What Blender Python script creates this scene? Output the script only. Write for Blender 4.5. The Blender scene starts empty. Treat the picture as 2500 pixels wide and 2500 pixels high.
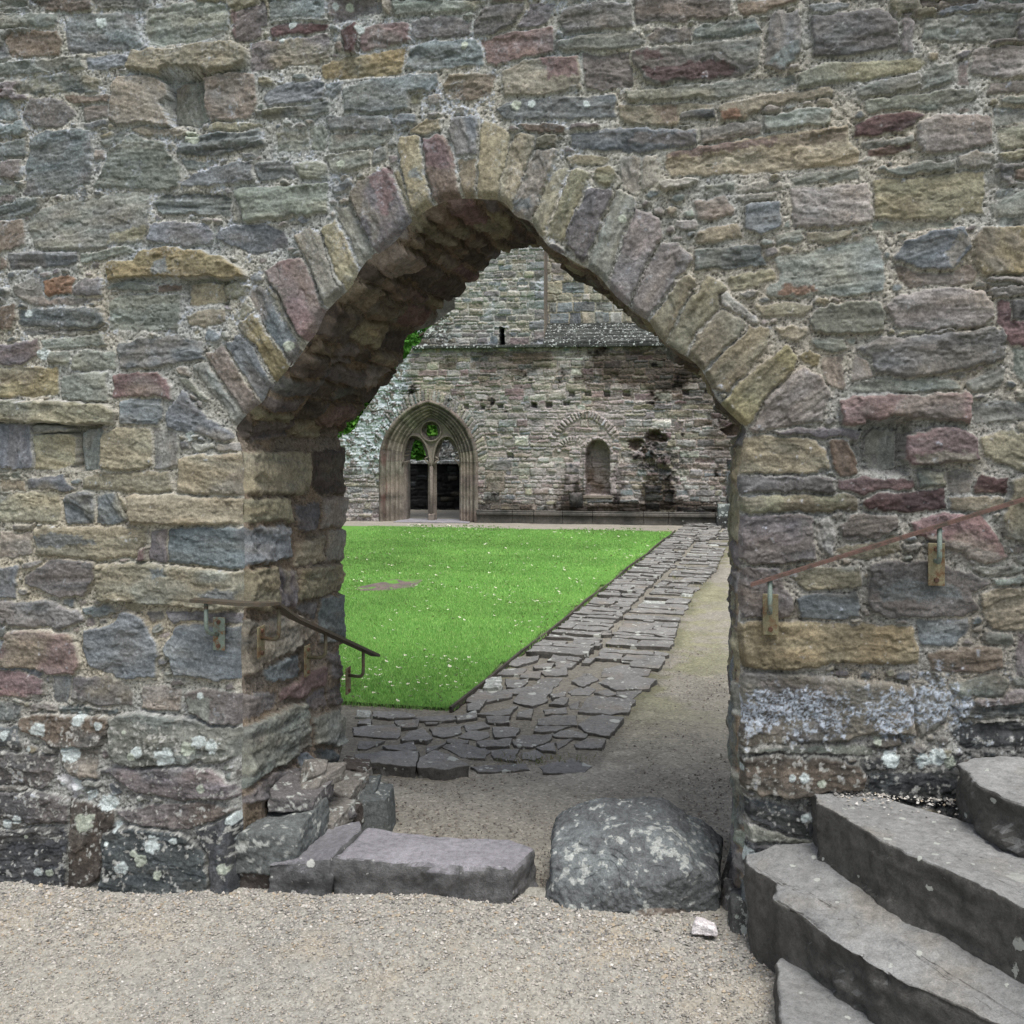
import bpy, bmesh, math, random
import numpy as np
from mathutils import Vector, Matrix

# ------------------------------------------------------------------ camera, light, exposure
SC = bpy.context.scene
CAM_H, FPX, HOR, YAW = 1.6, 2400.0, 1050.0, math.radians(12)
cam = bpy.data.cameras.new("camera"); camo = bpy.data.objects.new("camera", cam)
SC.collection.objects.link(camo); SC.camera = camo
camo.location = (0, 0, CAM_H); camo.rotation_euler = (math.radians(90), 0, YAW)
cam.sensor_width = 36; cam.lens = 36*FPX/2500; cam.shift_y = -(1250-HOR)/2500
cam.clip_start = .05; cam.clip_end = 500

SUN_EL, SUN_AZ = math.radians(66), math.radians(146)     # azimuth measured clockwise from +y
world = bpy.data.worlds.new("World"); SC.world = world; world.use_nodes = True
wn = world.node_tree.nodes; wl = world.node_tree.links
bg = wn["Background"]
sky = wn.new("ShaderNodeTexSky"); sky.sky_type = 'NISHITA'; sky.sun_disc = False
sky.sun_elevation = SUN_EL; sky.sun_rotation = SUN_AZ; sky.air_density = 1.0; sky.dust_density = 3.0
hs = wn.new("ShaderNodeHueSaturation"); hs.inputs["Saturation"].default_value = .55
wl.new(sky.outputs[0], hs.inputs["Color"]); wl.new(hs.outputs[0], bg.inputs["Color"])
bg.inputs["Strength"].default_value = .10
sun = bpy.data.lights.new("sun", 'SUN'); sun.energy = 2.0; sun.angle = math.radians(30); sun.color = (1, .99, .975)
suno = bpy.data.objects.new("sun", sun); SC.collection.objects.link(suno)
suno.rotation_euler = (math.radians(90)-SUN_EL, 0, math.radians(180)-SUN_AZ)
vs = SC.view_settings; vs.view_transform = 'Standard'; vs.look = 'None'; vs.gamma = 1; vs.exposure = .84
vs.use_curve_mapping = False
SC.cycles.max_bounces = 6; SC.cycles.diffuse_bounces = 4

# ------------------------------------------------------------------ helpers
C = SC.collection
RNG = np.random.RandomState(11)
def srgb(c):
    c = np.asarray(c, float)/255
    return np.where(c <= .04045, c/12.92, ((c+.055)/1.055)**2.4)
FW = np.array([-math.sin(YAW), math.cos(YAW)]); RT = np.array([math.cos(YAW), math.sin(YAW)])
def ray(u):
    s = (np.asarray(u, float)-1250)/FPX
    return FW[0]+s*RT[0], FW[1]+s*RT[1]
D = 3.1                                            # distance of the wall's front plane
T_WALL = .9
def W(u, v, y=D):                                  # photo point -> the plane y
    rx, ry = ray(u); t = y/ry
    return np.stack([t*rx, CAM_H-(np.asarray(v, float)-HOR)/FPX*t], -1)
def G(u, v, z=0.):                                 # photo point -> the level z
    t = (CAM_H-z)*FPX/(np.asarray(v, float)-HOR); rx, ry = ray(u)
    return np.stack([t*rx, t*ry], -1)
def J(u, v, x):                                    # photo point -> the plane x : (y, z)
    rx, ry = ray(u); t = x/rx
    return np.stack([t*ry, CAM_H-(np.asarray(v, float)-HOR)/FPX*t], -1)
def sm(a, b, x):
    t = np.clip((x-a)/(b-a), 0, 1); return t*t*(3-2*t)
_T = np.random.RandomState(7).rand(256, 256).astype(np.float32)
def vn(x, y, s=0):
    x = x+s*17.313; y = y+s*9.771
    xi = np.floor(x).astype(np.int32); yi = np.floor(y).astype(np.int32)
    fx = (x-xi).astype(np.float32); fy = (y-yi).astype(np.float32)
    fx = fx*fx*(3-2*fx); fy = fy*fy*(3-2*fy)
    x0 = xi & 255; x1 = (xi+1) & 255; y0 = yi & 255; y1 = (yi+1) & 255
    a = _T[y0, x0]; b = _T[y0, x1]; c = _T[y1, x0]; d = _T[y1, x1]
    return (a+(b-a)*fx)*(1-fy)+(c+(d-c)*fx)*fy
def fbm(x, y, o=4, s=0, g=.55):
    r = 0; a = 1; n = 0
    for i in range(o):
        r = r+a*(vn(x, y, s+i*3.1)*2-1); n += a; a *= g
        x, y = x*1.73+y*.93, y*1.73-x*.93
    return r/n*1.5
_T3 = np.random.RandomState(9).rand(64, 64, 64).astype(np.float32)
def vn3(p, s=0):
    p = np.asarray(p)+s*7.77
    i = np.floor(p).astype(np.int32); f = p-i; f = f*f*(3-2*f); r = 0
    for dx in (0, 1):
        for dy in (0, 1):
            for dz in (0, 1):
                w = (f[:, 0] if dx else 1-f[:, 0])*(f[:, 1] if dy else 1-f[:, 1])*(f[:, 2] if dz else 1-f[:, 2])
                r = r+w*_T3[(i[:, 0]+dx) & 63, (i[:, 1]+dy) & 63, (i[:, 2]+dz) & 63]
    return r
def fbm3(p, o=4, s=0, g=.5):
    r = 0; a = 1; n = 0
    for i in range(o):
        r = r+a*(vn3(p*(2.03**i), s+i*1.7)*2-1); n += a; a *= g
    return r/n*1.5
def sdf(px, py, poly):                             # > 0 inside
    x = px.ravel(); y = py.ravel(); d = np.full(x.shape, 1e9); ins = np.zeros(x.shape, bool)
    n = len(poly)
    for i in range(n):
        ax, ay = poly[i]; bx, by = poly[(i+1) % n]; ex, ey = bx-ax, by-ay
        L = ex*ex+ey*ey
        if L < 1e-14: continue
        t = np.clip(((x-ax)*ex+(y-ay)*ey)/L, 0, 1)
        d = np.minimum(d, (x-ax-t*ex)**2+(y-ay-t*ey)**2)
        if ey != 0:
            c = ((ay > y) != (by > y)) & (x < ex*(y-ay)/ey+ax); ins ^= c
    d = np.sqrt(d); return np.where(ins, d, -d).reshape(px.shape)

def mesh_np(name, V, F, mat, parent=None, col=None, smooth=True):
    """one mesh object out of numpy arrays; F is (n,3) or (n,4)"""
    m = bpy.data.meshes.new(name); V = np.asarray(V, np.float32); F = np.asarray(F, np.int32)
    k = F.shape[1]; m.vertices.add(len(V)); m.vertices.foreach_set("co", V.ravel())
    m.loops.add(F.size); m.loops.foreach_set("vertex_index", F.ravel())
    m.polygons.add(len(F)); m.polygons.foreach_set("loop_start", np.arange(0, F.size, k, dtype=np.int32))
    m.polygons.foreach_set("use_smooth", np.full(len(F), smooth, bool))
    m.update(calc_edges=True)
    if col is not None:
        if col.shape[1] == 3: col = np.concatenate([col, np.zeros((len(col), 1))], 1)
        a = m.color_attributes.new("Col", 'FLOAT_COLOR', 'POINT'); a.data.foreach_set("color", col.astype(np.float32).ravel())
    if mat: m.materials.append(mat)
    o = bpy.data.objects.new(name, m); C.objects.link(o)
    if parent: o.parent = parent
    return o
def grid_faces(ny, nx, keep=None):
    i = np.arange(ny*nx).reshape(ny, nx)
    q = np.stack([i[:-1, :-1], i[:-1, 1:], i[1:, 1:], i[1:, :-1]], -1)
    return q[keep] if keep is not None else q.reshape(-1, 4)
def compact(V, F, col=None):
    u, inv = np.unique(F, return_inverse=True)
    return V[u], inv.reshape(F.shape), (None if col is None else col[u])
class MB:
    """collects shapes for one mesh"""
    def __init__(s): s.bm = bmesh.new()
    def box(s, c, size, M=None, bev=0.):
        r = bmesh.ops.create_cube(s.bm, size=1); vs_ = r['verts']
        for v in vs_: v.co = Vector((v.co.x*size[0], v.co.y*size[1], v.co.z*size[2]))
        if bev:
            es = list({e for v in vs_ for e in v.link_edges})
            q = bmesh.ops.bevel(s.bm, geom=es, offset=bev, segments=2, affect='EDGES', profile=.5)
            vs_ = list({v for f in q['faces'] for v in f.verts} | {v for v in vs_ if v.is_valid})
        for v in vs_:
            v.co = (M @ v.co if M else v.co)+Vector(c)
    def tube(s, pts, r, n=10):
        pts = [Vector(p) for p in pts]; rings = []
        up = Vector((.13, .21, .97))
        for i, p in enumerate(pts):
            d = (pts[min(i+1, len(pts)-1)]-pts[max(i-1, 0)]).normalized()
            a = d.cross(up)
            if a.length < .05: a = d.cross(Vector((1, .3, 0)))
            a.normalize(); b = d.cross(a)
            rr = r if not hasattr(r, '__len__') else r[i]
            rings.append([s.bm.verts.new(p+a*math.cos(t)*rr+b*math.sin(t)*rr) for t in [2*math.pi*k/n for k in range(n)]])
        for q, w in zip(rings, rings[1:]):
            for k in range(n): s.bm.faces.new((q[k], q[(k+1) % n], w[(k+1) % n], w[k]))
        s.bm.faces.new(rings[0][::-1]); s.bm.faces.new(rings[-1])
    def sweep(s, pts, prof, side):
        """prof: [(a,b)] along side vector and the vertical; pts path; side: list of horizontal side vectors"""
        rings = []
        for p, sd in zip(pts, side):
            p = Vector(p); sd = Vector(sd)
            rings.append([s.bm.verts.new(p+sd*a+Vector((0, 0, b))) for a, b in prof])
        n = len(prof)
        for q, w in zip(rings, rings[1:]):
            for k in range(n): s.bm.faces.new((q[k], q[(k+1) % n], w[(k+1) % n], w[k]))
        s.bm.faces.new(rings[0][::-1]); s.bm.faces.new(rings[-1])
    def build(s, name, mat, parent=None, smooth=False):
        bmesh.ops.recalc_face_normals(s.bm, faces=s.bm.faces)
        m = bpy.data.meshes.new(name); s.bm.to_mesh(m); s.bm.free()
        if smooth:
            for p in m.polygons: p.use_smooth = True
        m.materials.append(mat); o = bpy.data.objects.new(name, m); C.objects.link(o)
        if parent: o.parent = parent
        return o
def thing(name, label, cat, loc=(0, 0, 0), group=None):
    o = bpy.data.objects.new(name, None); C.objects.link(o); o.location = loc; o.empty_display_size = .1
    return tag(o, label, cat, group)
def tag(o, label=None, cat=None, group=None, kind=None):
    if label: o["label"] = label
    if cat: o["category"] = cat
    if group: o["group"] = group
    if kind: o["kind"] = kind
    return o
def adopt(root):                                   # parts were built in world space: keep them there
    for ch in list(root.children): ch.matrix_parent_inverse = Matrix.Translation(root.location).inverted()

# ------------------------------------------------------------------ materials
def nodes(name):
    m = bpy.data.materials.new(name); m.use_nodes = True; nt = m.node_tree
    return m, nt, nt.nodes, nt.links, nt.nodes["Principled BSDF"]
def noise_node(N, L, co, scale, detail=4, rough=.6):
    n = N.new("ShaderNodeTexNoise"); n.inputs["Scale"].default_value = scale
    n.inputs["Detail"].default_value = detail; n.inputs["Roughness"].default_value = rough
    L.new(co, n.inputs["Vector"]); return n.outputs["Fac"]
def ramp(N, L, fac, stops, interp='LINEAR'):
    r = N.new("ShaderNodeValToRGB"); r.color_ramp.interpolation = interp
    e = r.color_ramp.elements
    while len(e) < len(stops): e.new(.5)
    for q, (p, c) in zip(e, stops):
        q.position = p; q.color = (c, c, c, 1) if not hasattr(c, '__len__') else (*c, 1)
    L.new(fac, r.inputs[0]); return r.outputs[0]
def mix(N, L, a, b, fac, mode='MIX'):
    m = N.new("ShaderNodeMix"); m.data_type = 'RGBA'; m.blend_type = mode
    for sk, val in ((m.inputs[0], fac), (m.inputs[6], a), (m.inputs[7], b)):
        if isinstance(val, (int, float)): sk.default_value = val
        elif isinstance(val, (tuple, list, np.ndarray)): sk.default_value = (*val, 1)
        else: L.new(val, sk)
    return m.outputs[2]
def bump(N, L, bs, h, strength, dist, prev=None):
    b = N.new("ShaderNodeBump"); b.inputs["Strength"].default_value = strength; b.inputs["Distance"].default_value = dist
    L.new(h, b.inputs["Height"])
    if prev is not None: L.new(prev, b.inputs["Normal"])
    L.new(b.outputs[0], bs.inputs["Normal"]); return b.outputs[0]
def masonry_mat(name, fine=1.0, bstr=.55):
    """vertex colour of the stone it belongs to, broken up by fine grain; alpha = mortar"""
    m, nt, N, L, bs = nodes(name)
    co = N.new("ShaderNodeTexCoord").outputs["Object"]
    at = N.new("ShaderNodeAttribute"); at.attribute_name = "Col"
    g1 = noise_node(N, L, co, 200*fine, 3, .75); g2 = noise_node(N, L, co, 60*fine, 5, .65); g3 = noise_node(N, L, co, 620*fine, 2, .6)
    stone = mix(N, L, at.outputs["Color"], ramp(N, L, g1, [(.28, .42), (.5, 1.), (.72, 1.6)]), .62, 'MULTIPLY')
    stone = mix(N, L, stone, ramp(N, L, g2, [(.3, .5), (.5, 1.), (.7, 1.5)]), .68, 'MULTIPLY')
    mort = mix(N, L, at.outputs["Color"], ramp(N, L, g1, [(.3, .25), (.46, .95), (.58, 1.05), (.68, 1.75)]), .8, 'MULTIPLY')
    mort = mix(N, L, mort, ramp(N, L, g3, [(.3, .5), (.5, 1.), (.7, 1.5)]), .5, 'MULTIPLY')
    c = mix(N, L, stone, mort, at.outputs["Alpha"])
    L.new(c, bs.inputs["Base Color"]); bs.inputs["Roughness"].default_value = .92
    bs.inputs["Specular IOR Level"].default_value = .22
    p = bump(N, L, bs, g2, bstr, .004/fine); bump(N, L, bs, g1, bstr, .0022/fine, p)
    return m
M_WALL = masonry_mat("rubble_masonry")
M_FAR = masonry_mat("far_rubble_masonry", .35, .6)
def spots(N, L, co, c, scale, frac, size, colr):
    """round crusts of lichen: only some cells of a scattered pattern carry one, each with a frayed rim"""
    wv = N.new("ShaderNodeTexNoise"); wv.inputs["Scale"].default_value = scale*2.2; wv.inputs["Detail"].default_value = 4; L.new(co, wv.inputs["Vector"])
    ma = N.new("ShaderNodeVectorMath"); ma.operation = 'MULTIPLY_ADD'; L.new(wv.outputs["Color"], ma.inputs[0]); ma.inputs[1].default_value = (.5/scale,)*3; L.new(co, ma.inputs[2])
    v = N.new("ShaderNodeTexVoronoi"); v.inputs["Scale"].default_value = scale; L.new(ma.outputs[0], v.inputs["Vector"])
    s = N.new("ShaderNodeSeparateColor"); L.new(v.outputs["Color"], s.inputs[0])
    r = N.new("ShaderNodeMath"); r.operation = 'MULTIPLY'; L.new(s.outputs[1], r.inputs[0]); r.inputs[1].default_value = size
    d = N.new("ShaderNodeMath"); d.operation = 'SUBTRACT'; L.new(r.outputs[0], d.inputs[0]); L.new(v.outputs["Distance"], d.inputs[1])
    on = ramp(N, L, s.outputs[0], [(1-frac-.01, 0.), (1-frac, 1.)])
    m = N.new("ShaderNodeMath"); m.operation = 'MULTIPLY'; L.new(ramp(N, L, d.outputs[0], [(0., 0.), (.06, .85)]), m.inputs[0]); L.new(on, m.inputs[1])
    return mix(N, L, c, colr, m.outputs[0])
def rock_mat(name, base, dark, lichen, amount, lscale=14., fine=1.):
    m, nt, N, L, bs = nodes(name)
    co = N.new("ShaderNodeTexCoord").outputs["Object"]
    a = noise_node(N, L, co, 7*fine, 6, .65); b = noise_node(N, L, co, 70*fine, 5, .7); c3 = noise_node(N, L, co, 260*fine, 3, .7)
    c = mix(N, L, dark, base, ramp(N, L, a, [(.36, 0.), (.62, 1.)]))
    c = mix(N, L, c, ramp(N, L, b, [(.3, .55), (.5, 1.), (.72, 1.5)]), .7, 'MULTIPLY')
    c = mix(N, L, c, ramp(N, L, c3, [(.3, .6), (.5, 1.), (.7, 1.45)]), .6, 'MULTIPLY')
    if amount:
        l1 = noise_node(N, L, co, lscale, 5, .72)
        c = mix(N, L, c, lichen, ramp(N, L, l1, [(amount, 0.), (amount+.035, .85)]))
    if amount and amount < .64: c = spots(N, L, co, c, lscale*1.6, .30, .62, lichen)
    L.new(c, bs.inputs["Base Color"]); bs.inputs["Roughness"].default_value = .88; bs.inputs["Specular IOR Level"].default_value = .3
    p = bump(N, L, bs, b, .8, .009); bump(N, L, bs, c3, .6, .0025, p)
    return m
def worn_lit_mat(name, top, side, lichen, amount, lscale=13., tan=None, sp=.12):
    """tread or slab: worn top painted sky-lit pale, rough grimed upright faces painted shade-dark"""
    m, nt, N, L, bs = nodes(name)
    co = N.new("ShaderNodeTexCoord").outputs["Object"]
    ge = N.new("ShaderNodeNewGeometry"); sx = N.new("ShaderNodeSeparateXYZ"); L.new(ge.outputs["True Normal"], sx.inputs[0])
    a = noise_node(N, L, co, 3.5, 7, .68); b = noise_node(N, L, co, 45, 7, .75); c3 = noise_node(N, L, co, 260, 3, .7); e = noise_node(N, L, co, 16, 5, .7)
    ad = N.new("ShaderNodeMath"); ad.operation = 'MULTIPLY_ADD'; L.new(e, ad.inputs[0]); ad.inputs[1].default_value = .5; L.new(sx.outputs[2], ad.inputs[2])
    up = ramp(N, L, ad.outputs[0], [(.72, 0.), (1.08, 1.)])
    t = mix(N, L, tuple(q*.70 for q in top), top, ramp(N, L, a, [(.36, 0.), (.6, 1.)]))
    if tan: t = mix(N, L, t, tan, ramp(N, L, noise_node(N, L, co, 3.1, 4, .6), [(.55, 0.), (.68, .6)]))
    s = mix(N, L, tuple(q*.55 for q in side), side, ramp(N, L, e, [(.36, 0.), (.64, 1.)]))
    c = mix(N, L, s, t, up)  # face tilt picks the colour: sky light on tops, shade on uprights, painted in
    c = mix(N, L, c, ramp(N, L, b, [(.3, .5), (.5, 1.), (.72, 1.45)]), .75, 'MULTIPLY')
    c = mix(N, L, c, ramp(N, L, c3, [(.3, .6), (.5, 1.), (.7, 1.4)]), .6, 'MULTIPLY')
    l1 = noise_node(N, L, co, lscale, 6, .7)
    c = mix(N, L, c, lichen, ramp(N, L, l1, [(amount, 0.), (amount+.03, .8)]))
    c = spots(N, L, co, c, lscale*1.5, sp, .55, lichen); c = spots(N, L, co, c, lscale*4., sp, .55, lichen)
    L.new(c, bs.inputs["Base Color"]); bs.inputs["Roughness"].default_value = .8; bs.inputs["Specular IOR Level"].default_value = .32
    p = bump(N, L, bs, b, .9, .011); bump(N, L, bs, c3, .5, .002, p)
    return m
ALB = 1.12
def A(r, g, b): return tuple(srgb((r, g, b))*ALB)
M_BOULDER = worn_lit_mat("boulder_stone", A(96, 99, 99), A(100, 101, 99), A(160, 162, 154), .60, 15, A(120, 114, 106))
M_SLAB = worn_lit_mat("threshold_stone", A(138, 135, 139), A(102, 101, 100), A(160, 160, 156), .70, 16, None, .03)
M_SLABD = worn_lit_mat("threshold_dark", A(124, 122, 125), A(92, 92, 92), A(172, 172, 166), .635, 13, None, .06)
M_STEP = worn_lit_mat("step_stone", A(140, 140, 138), A(90, 88, 84), A(176, 178, 170), .685, 12, A(130, 124, 114), .035)
M_FOOT = rock_mat("footing_stone", A(112, 108, 104), A(74, 73, 71), A(160, 160, 154), .60, 30)
M_FOOTD = rock_mat("dark_footing", A(92, 92, 90), A(62, 62, 60), A(160, 164, 156), .575, 22)
M_PAVE = worn_lit_mat("paving_stone", A(132, 130, 126), A(96, 93, 88), A(178, 180, 172), .66, 11, A(130, 121, 109), .10)  # sky reflection on the stone tops is put into the paler top colour
M_WHITE = rock_mat("white_stone", A(212, 206, 204), A(178, 170, 172), A(224, 222, 220), .6, 40)
M_PALE = rock_mat("pale_paving", A(164, 166, 158), A(122, 124, 118), A(196, 198, 192), .55, 20)
M_FOOTP = rock_mat("purple_footing", A(112, 100, 98), A(80, 72, 72), A(158, 156, 150), .62, 26)
# ------------------------------------------------------------------ the stones of the wall, traced: colour code, then corners
PAL = {'g': (100, 107, 109), 'n': (112, 116, 105), 'G': (68, 72, 73), 'p': (102, 96, 95), 'r': (111, 87, 85), 'R': (84, 61, 60),
       'o': (127, 119, 91), 'y': (122, 110, 70), 't': (120, 112, 100), 'w': (146, 143, 131), 'b': (106, 91, 75), 'c': (122, 84, 58),
       'm': (127, 118, 111), 's': (91, 97, 94), 'k': (40, 40, 40), 'B': (78, 68, 60)}
TILES = {}
TILES[(0, 0, 2.415)] = """
n 0,60 165,40 160,0 0,0
b 190,0 560,0 540,60 290,65 200,20
p 570,0 860,0 850,40 600,50
n 0,95 150,85 340,100 330,150 0,180
b 20,235 60,190 110,180 330,195 355,240 340,330 70,350 40,290
g 405,130 450,90 800,85 830,265 690,290 410,315 395,200
n 880,60 1060,20 1340,15 1360,100 1350,170 1180,240 880,265 865,180
p 1380,80 1480,30 1560,10 1590,70 1580,150 1530,160 1525,220 1400,245 1375,180
*r 1365,75 1400,80 1395,240 1375,170
g 1590,0 1932,0 1932,120 1700,125 1600,140
R 1600,180 1700,150 1932,140 1932,190 1610,215
p 1480,260 1932,200 1932,370 1700,385 1490,420
o+14 790,305 1080,290 1240,270 1390,255 1450,300 1460,380 1330,420 1225,430 1180,400 980,400 940,440 760,400 740,380
n 0,385 260,350 500,340 500,400 230,425 0,450
g 510,345 760,330 720,400 520,405
s 85,510 190,470 400,440 580,470 570,545 330,545 100,560
r 0,510 40,525 35,550 0,555
g 0,580 70,570 110,690 95,710 0,710
g 0,725 140,715 160,770 140,795 0,810
p 170,620 190,585 370,600 450,680 340,750 210,745 150,690
t 505,640 640,615 640,700 510,715
b 385,575 520,565 640,570 630,610 400,605
g 505,720 640,705 640,745 510,750
!50 955,445 1225,430 1215,720 1010,740 990,600
t 665,510 700,465 900,455 975,490 985,560 940,610 990,700 1010,750 900,735 720,740 660,720
n-34 1020,510 1090,480 1195,490 1205,720 1170,735 1020,715
t 1215,470 1330,440 1500,450 1505,610 1480,690 1250,710 1215,640
g 1560,580 1660,500 1932,470 1932,590 1590,640
s 1520,660 1932,600 1932,670 1780,690 1530,690
o 790,770 840,745 1030,770 1160,790 1060,800 830,790
o 1240,740 1440,725 1550,740 1450,770 1240,770
g 0,840 150,820 150,920 0,940
g 150,1090 195,830 300,770 530,765 540,960 525,1085 450,1095 440,1145 140,1145
p 15,965 130,955 120,1055 15,1050
n 0,1090 100,1100 95,1140 0,1170
t 560,890 610,890 615,930 560,935
n 560,1105 640,960 650,890 800,800 900,840 960,850 1060,990 1050,1110 880,1120 760,1110
n 600,830 740,800 730,840 610,850
s 1060,860 1090,820 1300,790 1540,770 1550,860 1300,920 1060,910
s 1080,950 1290,960 1220,990 1100,1000
g 1075,1080 1200,1000 1490,960 1495,1060 1240,1090 1080,1095
n 1630,790 1810,770 1820,880 1640,885
n 1830,760 1932,740 1932,880 1840,870
s 1510,970 1720,950 1760,1040 1520,1065
n 1740,970 1932,960 1932,1050 1770,1045
s 0,1220 140,1180 230,1170 220,1250 0,1290
n 175,1345 215,1250 300,1220 600,1160 870,1130 880,1300 860,1420 640,1450 430,1470 220,1470
*o 650,1400 660,1370 740,1360 870,1330 860,1420 640,1440
s 910,1200 980,1150 1320,1150 1370,1180 1360,1270 1180,1260 960,1270
n 1390,1120 1930,1090 1932,1250 1440,1300
n 1360,1210 1390,1180 1430,1310 1370,1310
t 0,1320 140,1300 150,1440 0,1490
g 900,1340 1000,1320 1220,1330 1260,1390 1240,1440 1000,1440 880,1420
g 1270,1390 1380,1330 1560,1320 1680,1380 1700,1450 1520,1490 1360,1450
s 30,1510 240,1490 460,1490 460,1560 250,1580 50,1590
b 0,1520 40,1520 60,1590 0,1590
n 480,1500 760,1465 800,1480 640,1520 490,1545
!30 1070,1620 1345,1610 1345,1800 1110,1795
y+24 655,1555 800,1545 840,1490 1000,1470 1200,1490 1340,1540 1430,1590 1455,1630 1330,1630 1250,1615 1090,1640 900,1625 655,1640
*g 920,1550 990,1525 1000,1590 1040,1615 930,1620
o-14 1120,1680 1310,1670 1320,1770 1290,1785 1120,1790
n 640,1690 780,1660 900,1680 900,1700 660,1705
b 940,1685 1070,1690 1060,1715 950,1710
t 90,1690 200,1640 250,1645 262,1760 600,1760 430,1805 200,1795 100,1740
c 260,1660 400,1625 450,1660 430,1740 290,1755 265,1720
p 450,1690 520,1640 590,1640 600,1740 450,1745
n 650,1780 760,1735 1060,1740 1065,1870 1035,1940 650,1940
s 120,1840 300,1815 600,1820 620,1910 560,1950 110,1940
b 0,1810 80,1800 90,1870 70,1932 0,1932
o 1120,1860 1180,1840 1330,1830 1320,1900 1200,1932 1120,1900
o 1320,1690 1400,1665 1470,1690 1440,1740 1380,1750 1330,1730
"""
TILES[(0, 800, 2.415)] = """
s 110,0 380,0 620,0 560,25 150,40
p 0,110 220,75 230,150 150,210 0,230
n 250,80 600,40 620,95 260,125
n 300,140 420,150 410,210 300,200
n 440,180 500,140 680,150 680,240 430,240
s 700,110 830,60 1060,60 1200,95 1215,190 1090,200 720,240 690,180
y 0,240 200,240 340,240 345,390 120,400 0,420
n 380,300 460,270 635,265 640,430 370,415
r 680,285 930,265 1010,340 1015,410 880,400 690,405
!48 180,560 600,575 600,835 430,830 430,640 200,620
o+26 0,440 200,440 620,460 685,500 670,555 480,570 0,545
g 720,440 830,420 950,430 960,520 930,570 720,570
g 990,540 1010,470 1080,385 1140,450 1280,580 1390,640 1320,670 1160,620 1000,600
g 0,570 180,565 190,700 190,820 0,830
o 200,640 300,625 430,640 430,800 350,830 210,820
n 195,580 370,565 390,600 300,620 200,620
g-36 470,620 590,600 580,840 480,840 460,700
o 590,650 720,580 890,610 900,800 840,835 600,830
m 910,600 1035,630 1040,800 980,830 910,820
g 1060,680 1120,670 1120,710 1070,710
w 1120,690 1260,690 1180,720
w 1280,690 1590,680 1590,730 1400,730 1300,720
o+6 1060,780 1180,745 1440,750 1470,990 1380,990 1060,960
n 0,860 120,850 130,890 0,880
o 0,890 130,900 160,960 0,960
g 150,910 300,880 380,870 400,920 440,960 160,950
o 490,900 600,870 1000,850 1020,960 940,980 620,950 490,960
o 0,980 330,960 350,1060 340,1150 130,1140 0,1140
g 380,1020 420,980 540,970 560,1080 540,1160 410,1160
g 570,1000 680,980 760,1130 640,1160 580,1140
o 690,980 760,1060 740,1090
o+10 770,1000 900,990 1440,1010 1470,1150 1050,1155 860,1150 780,1150
o 210,1190 440,1180 850,1180 870,1260 830,1350 500,1360 230,1330
*g 220,1240 340,1200 560,1250 590,1280 380,1290 240,1290
t 0,1210 180,1210 190,1320 120,1350 0,1350
p 90,1170 200,1165 190,1200 90,1195
p 900,1210 980,1190 990,1400 890,1380
r+18 820,1370 840,1300 875,1290 860,1380
g+6 990,1200 1080,1180 1430,1180 1465,1410 1300,1410 1000,1380
g 0,1420 110,1410 100,1580 0,1590
p 150,1480 300,1370 550,1370 545,1480 500,1580 350,1580 160,1500
t 135,1400 260,1370 250,1400 150,1420
o+22 580,1400 1000,1390 1430,1440 1470,1640 1300,1660 1000,1630 590,1590
*g 890,1430 980,1410 1010,1470 920,1480
*g 1200,1560 1270,1530 1410,1550 1420,1600 1220,1600
g 380,1610 430,1610 420,1640 380,1640
g 500,1660 640,1630 690,1680 600,1700 510,1690
p 0,1620 290,1610 490,1680 490,1730 350,1770 0,1740
t 870,1690 960,1680 970,1710 900,1720
p 980,1680 1440,1690 1440,1740 1250,1750 1030,1730
r+6 0,1910 70,1790 200,1780 430,1810 475,1980 440,2040 150,2010 0,2000
g+8 490,1890 510,1790 690,1750 720,1690 790,1680 850,1720 910,1830 940,1932 920,2050 700,2060 540,2000
g+6 980,1890 1050,1760 1150,1740 1430,1760 1470,2060 1280,2070 1040,2040
"""
TILES[(0, 1600, 2.415)] = """
r 0,80 130,90 270,130 260,230 100,240 0,240
g 320,120 410,120 420,270 330,280
p 440,130 660,135 770,180 780,290 620,300 440,260
t 850,190 1070,190 1060,320 850,310
p+6 1110,230 1200,200 1420,220 1470,410 1250,400 1130,330
*n 1110,250 1250,240 1250,380 1130,320
s 0,280 130,290 110,380 0,380
t 200,290 340,290 330,330 210,320
s 350,300 700,310 690,340 360,330
b+8 130,370 300,340 640,370 650,440 600,520 320,510 150,430
n+12 660,360 830,340 1420,420 1460,570 1320,600 1100,620 860,650 700,600
t+6 390,540 600,540 600,700 450,690 390,620
G+4 0,400 120,420 150,540 0,550
p+8 0,560 330,580 360,690 290,760 0,760
p+6 620,660 1000,640 1280,660 1460,820 1100,830 820,780
p+10 0,790 280,790 430,840 450,960 300,970 0,950
G+14 0,1000 420,1000 430,1250 400,1400 0,1400
B+8 460,830 700,900 640,1270 440,1400
G+16 650,1020 800,990 1080,1030 1250,1150 1250,1400 640,1400
p+8 720,900 960,870 1200,850 1400,900 1190,990 1080,1000 800,960
G+10 1180,1010 1400,920 1460,1000 1460,1400 1270,1400 1260,1140
"""
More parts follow.
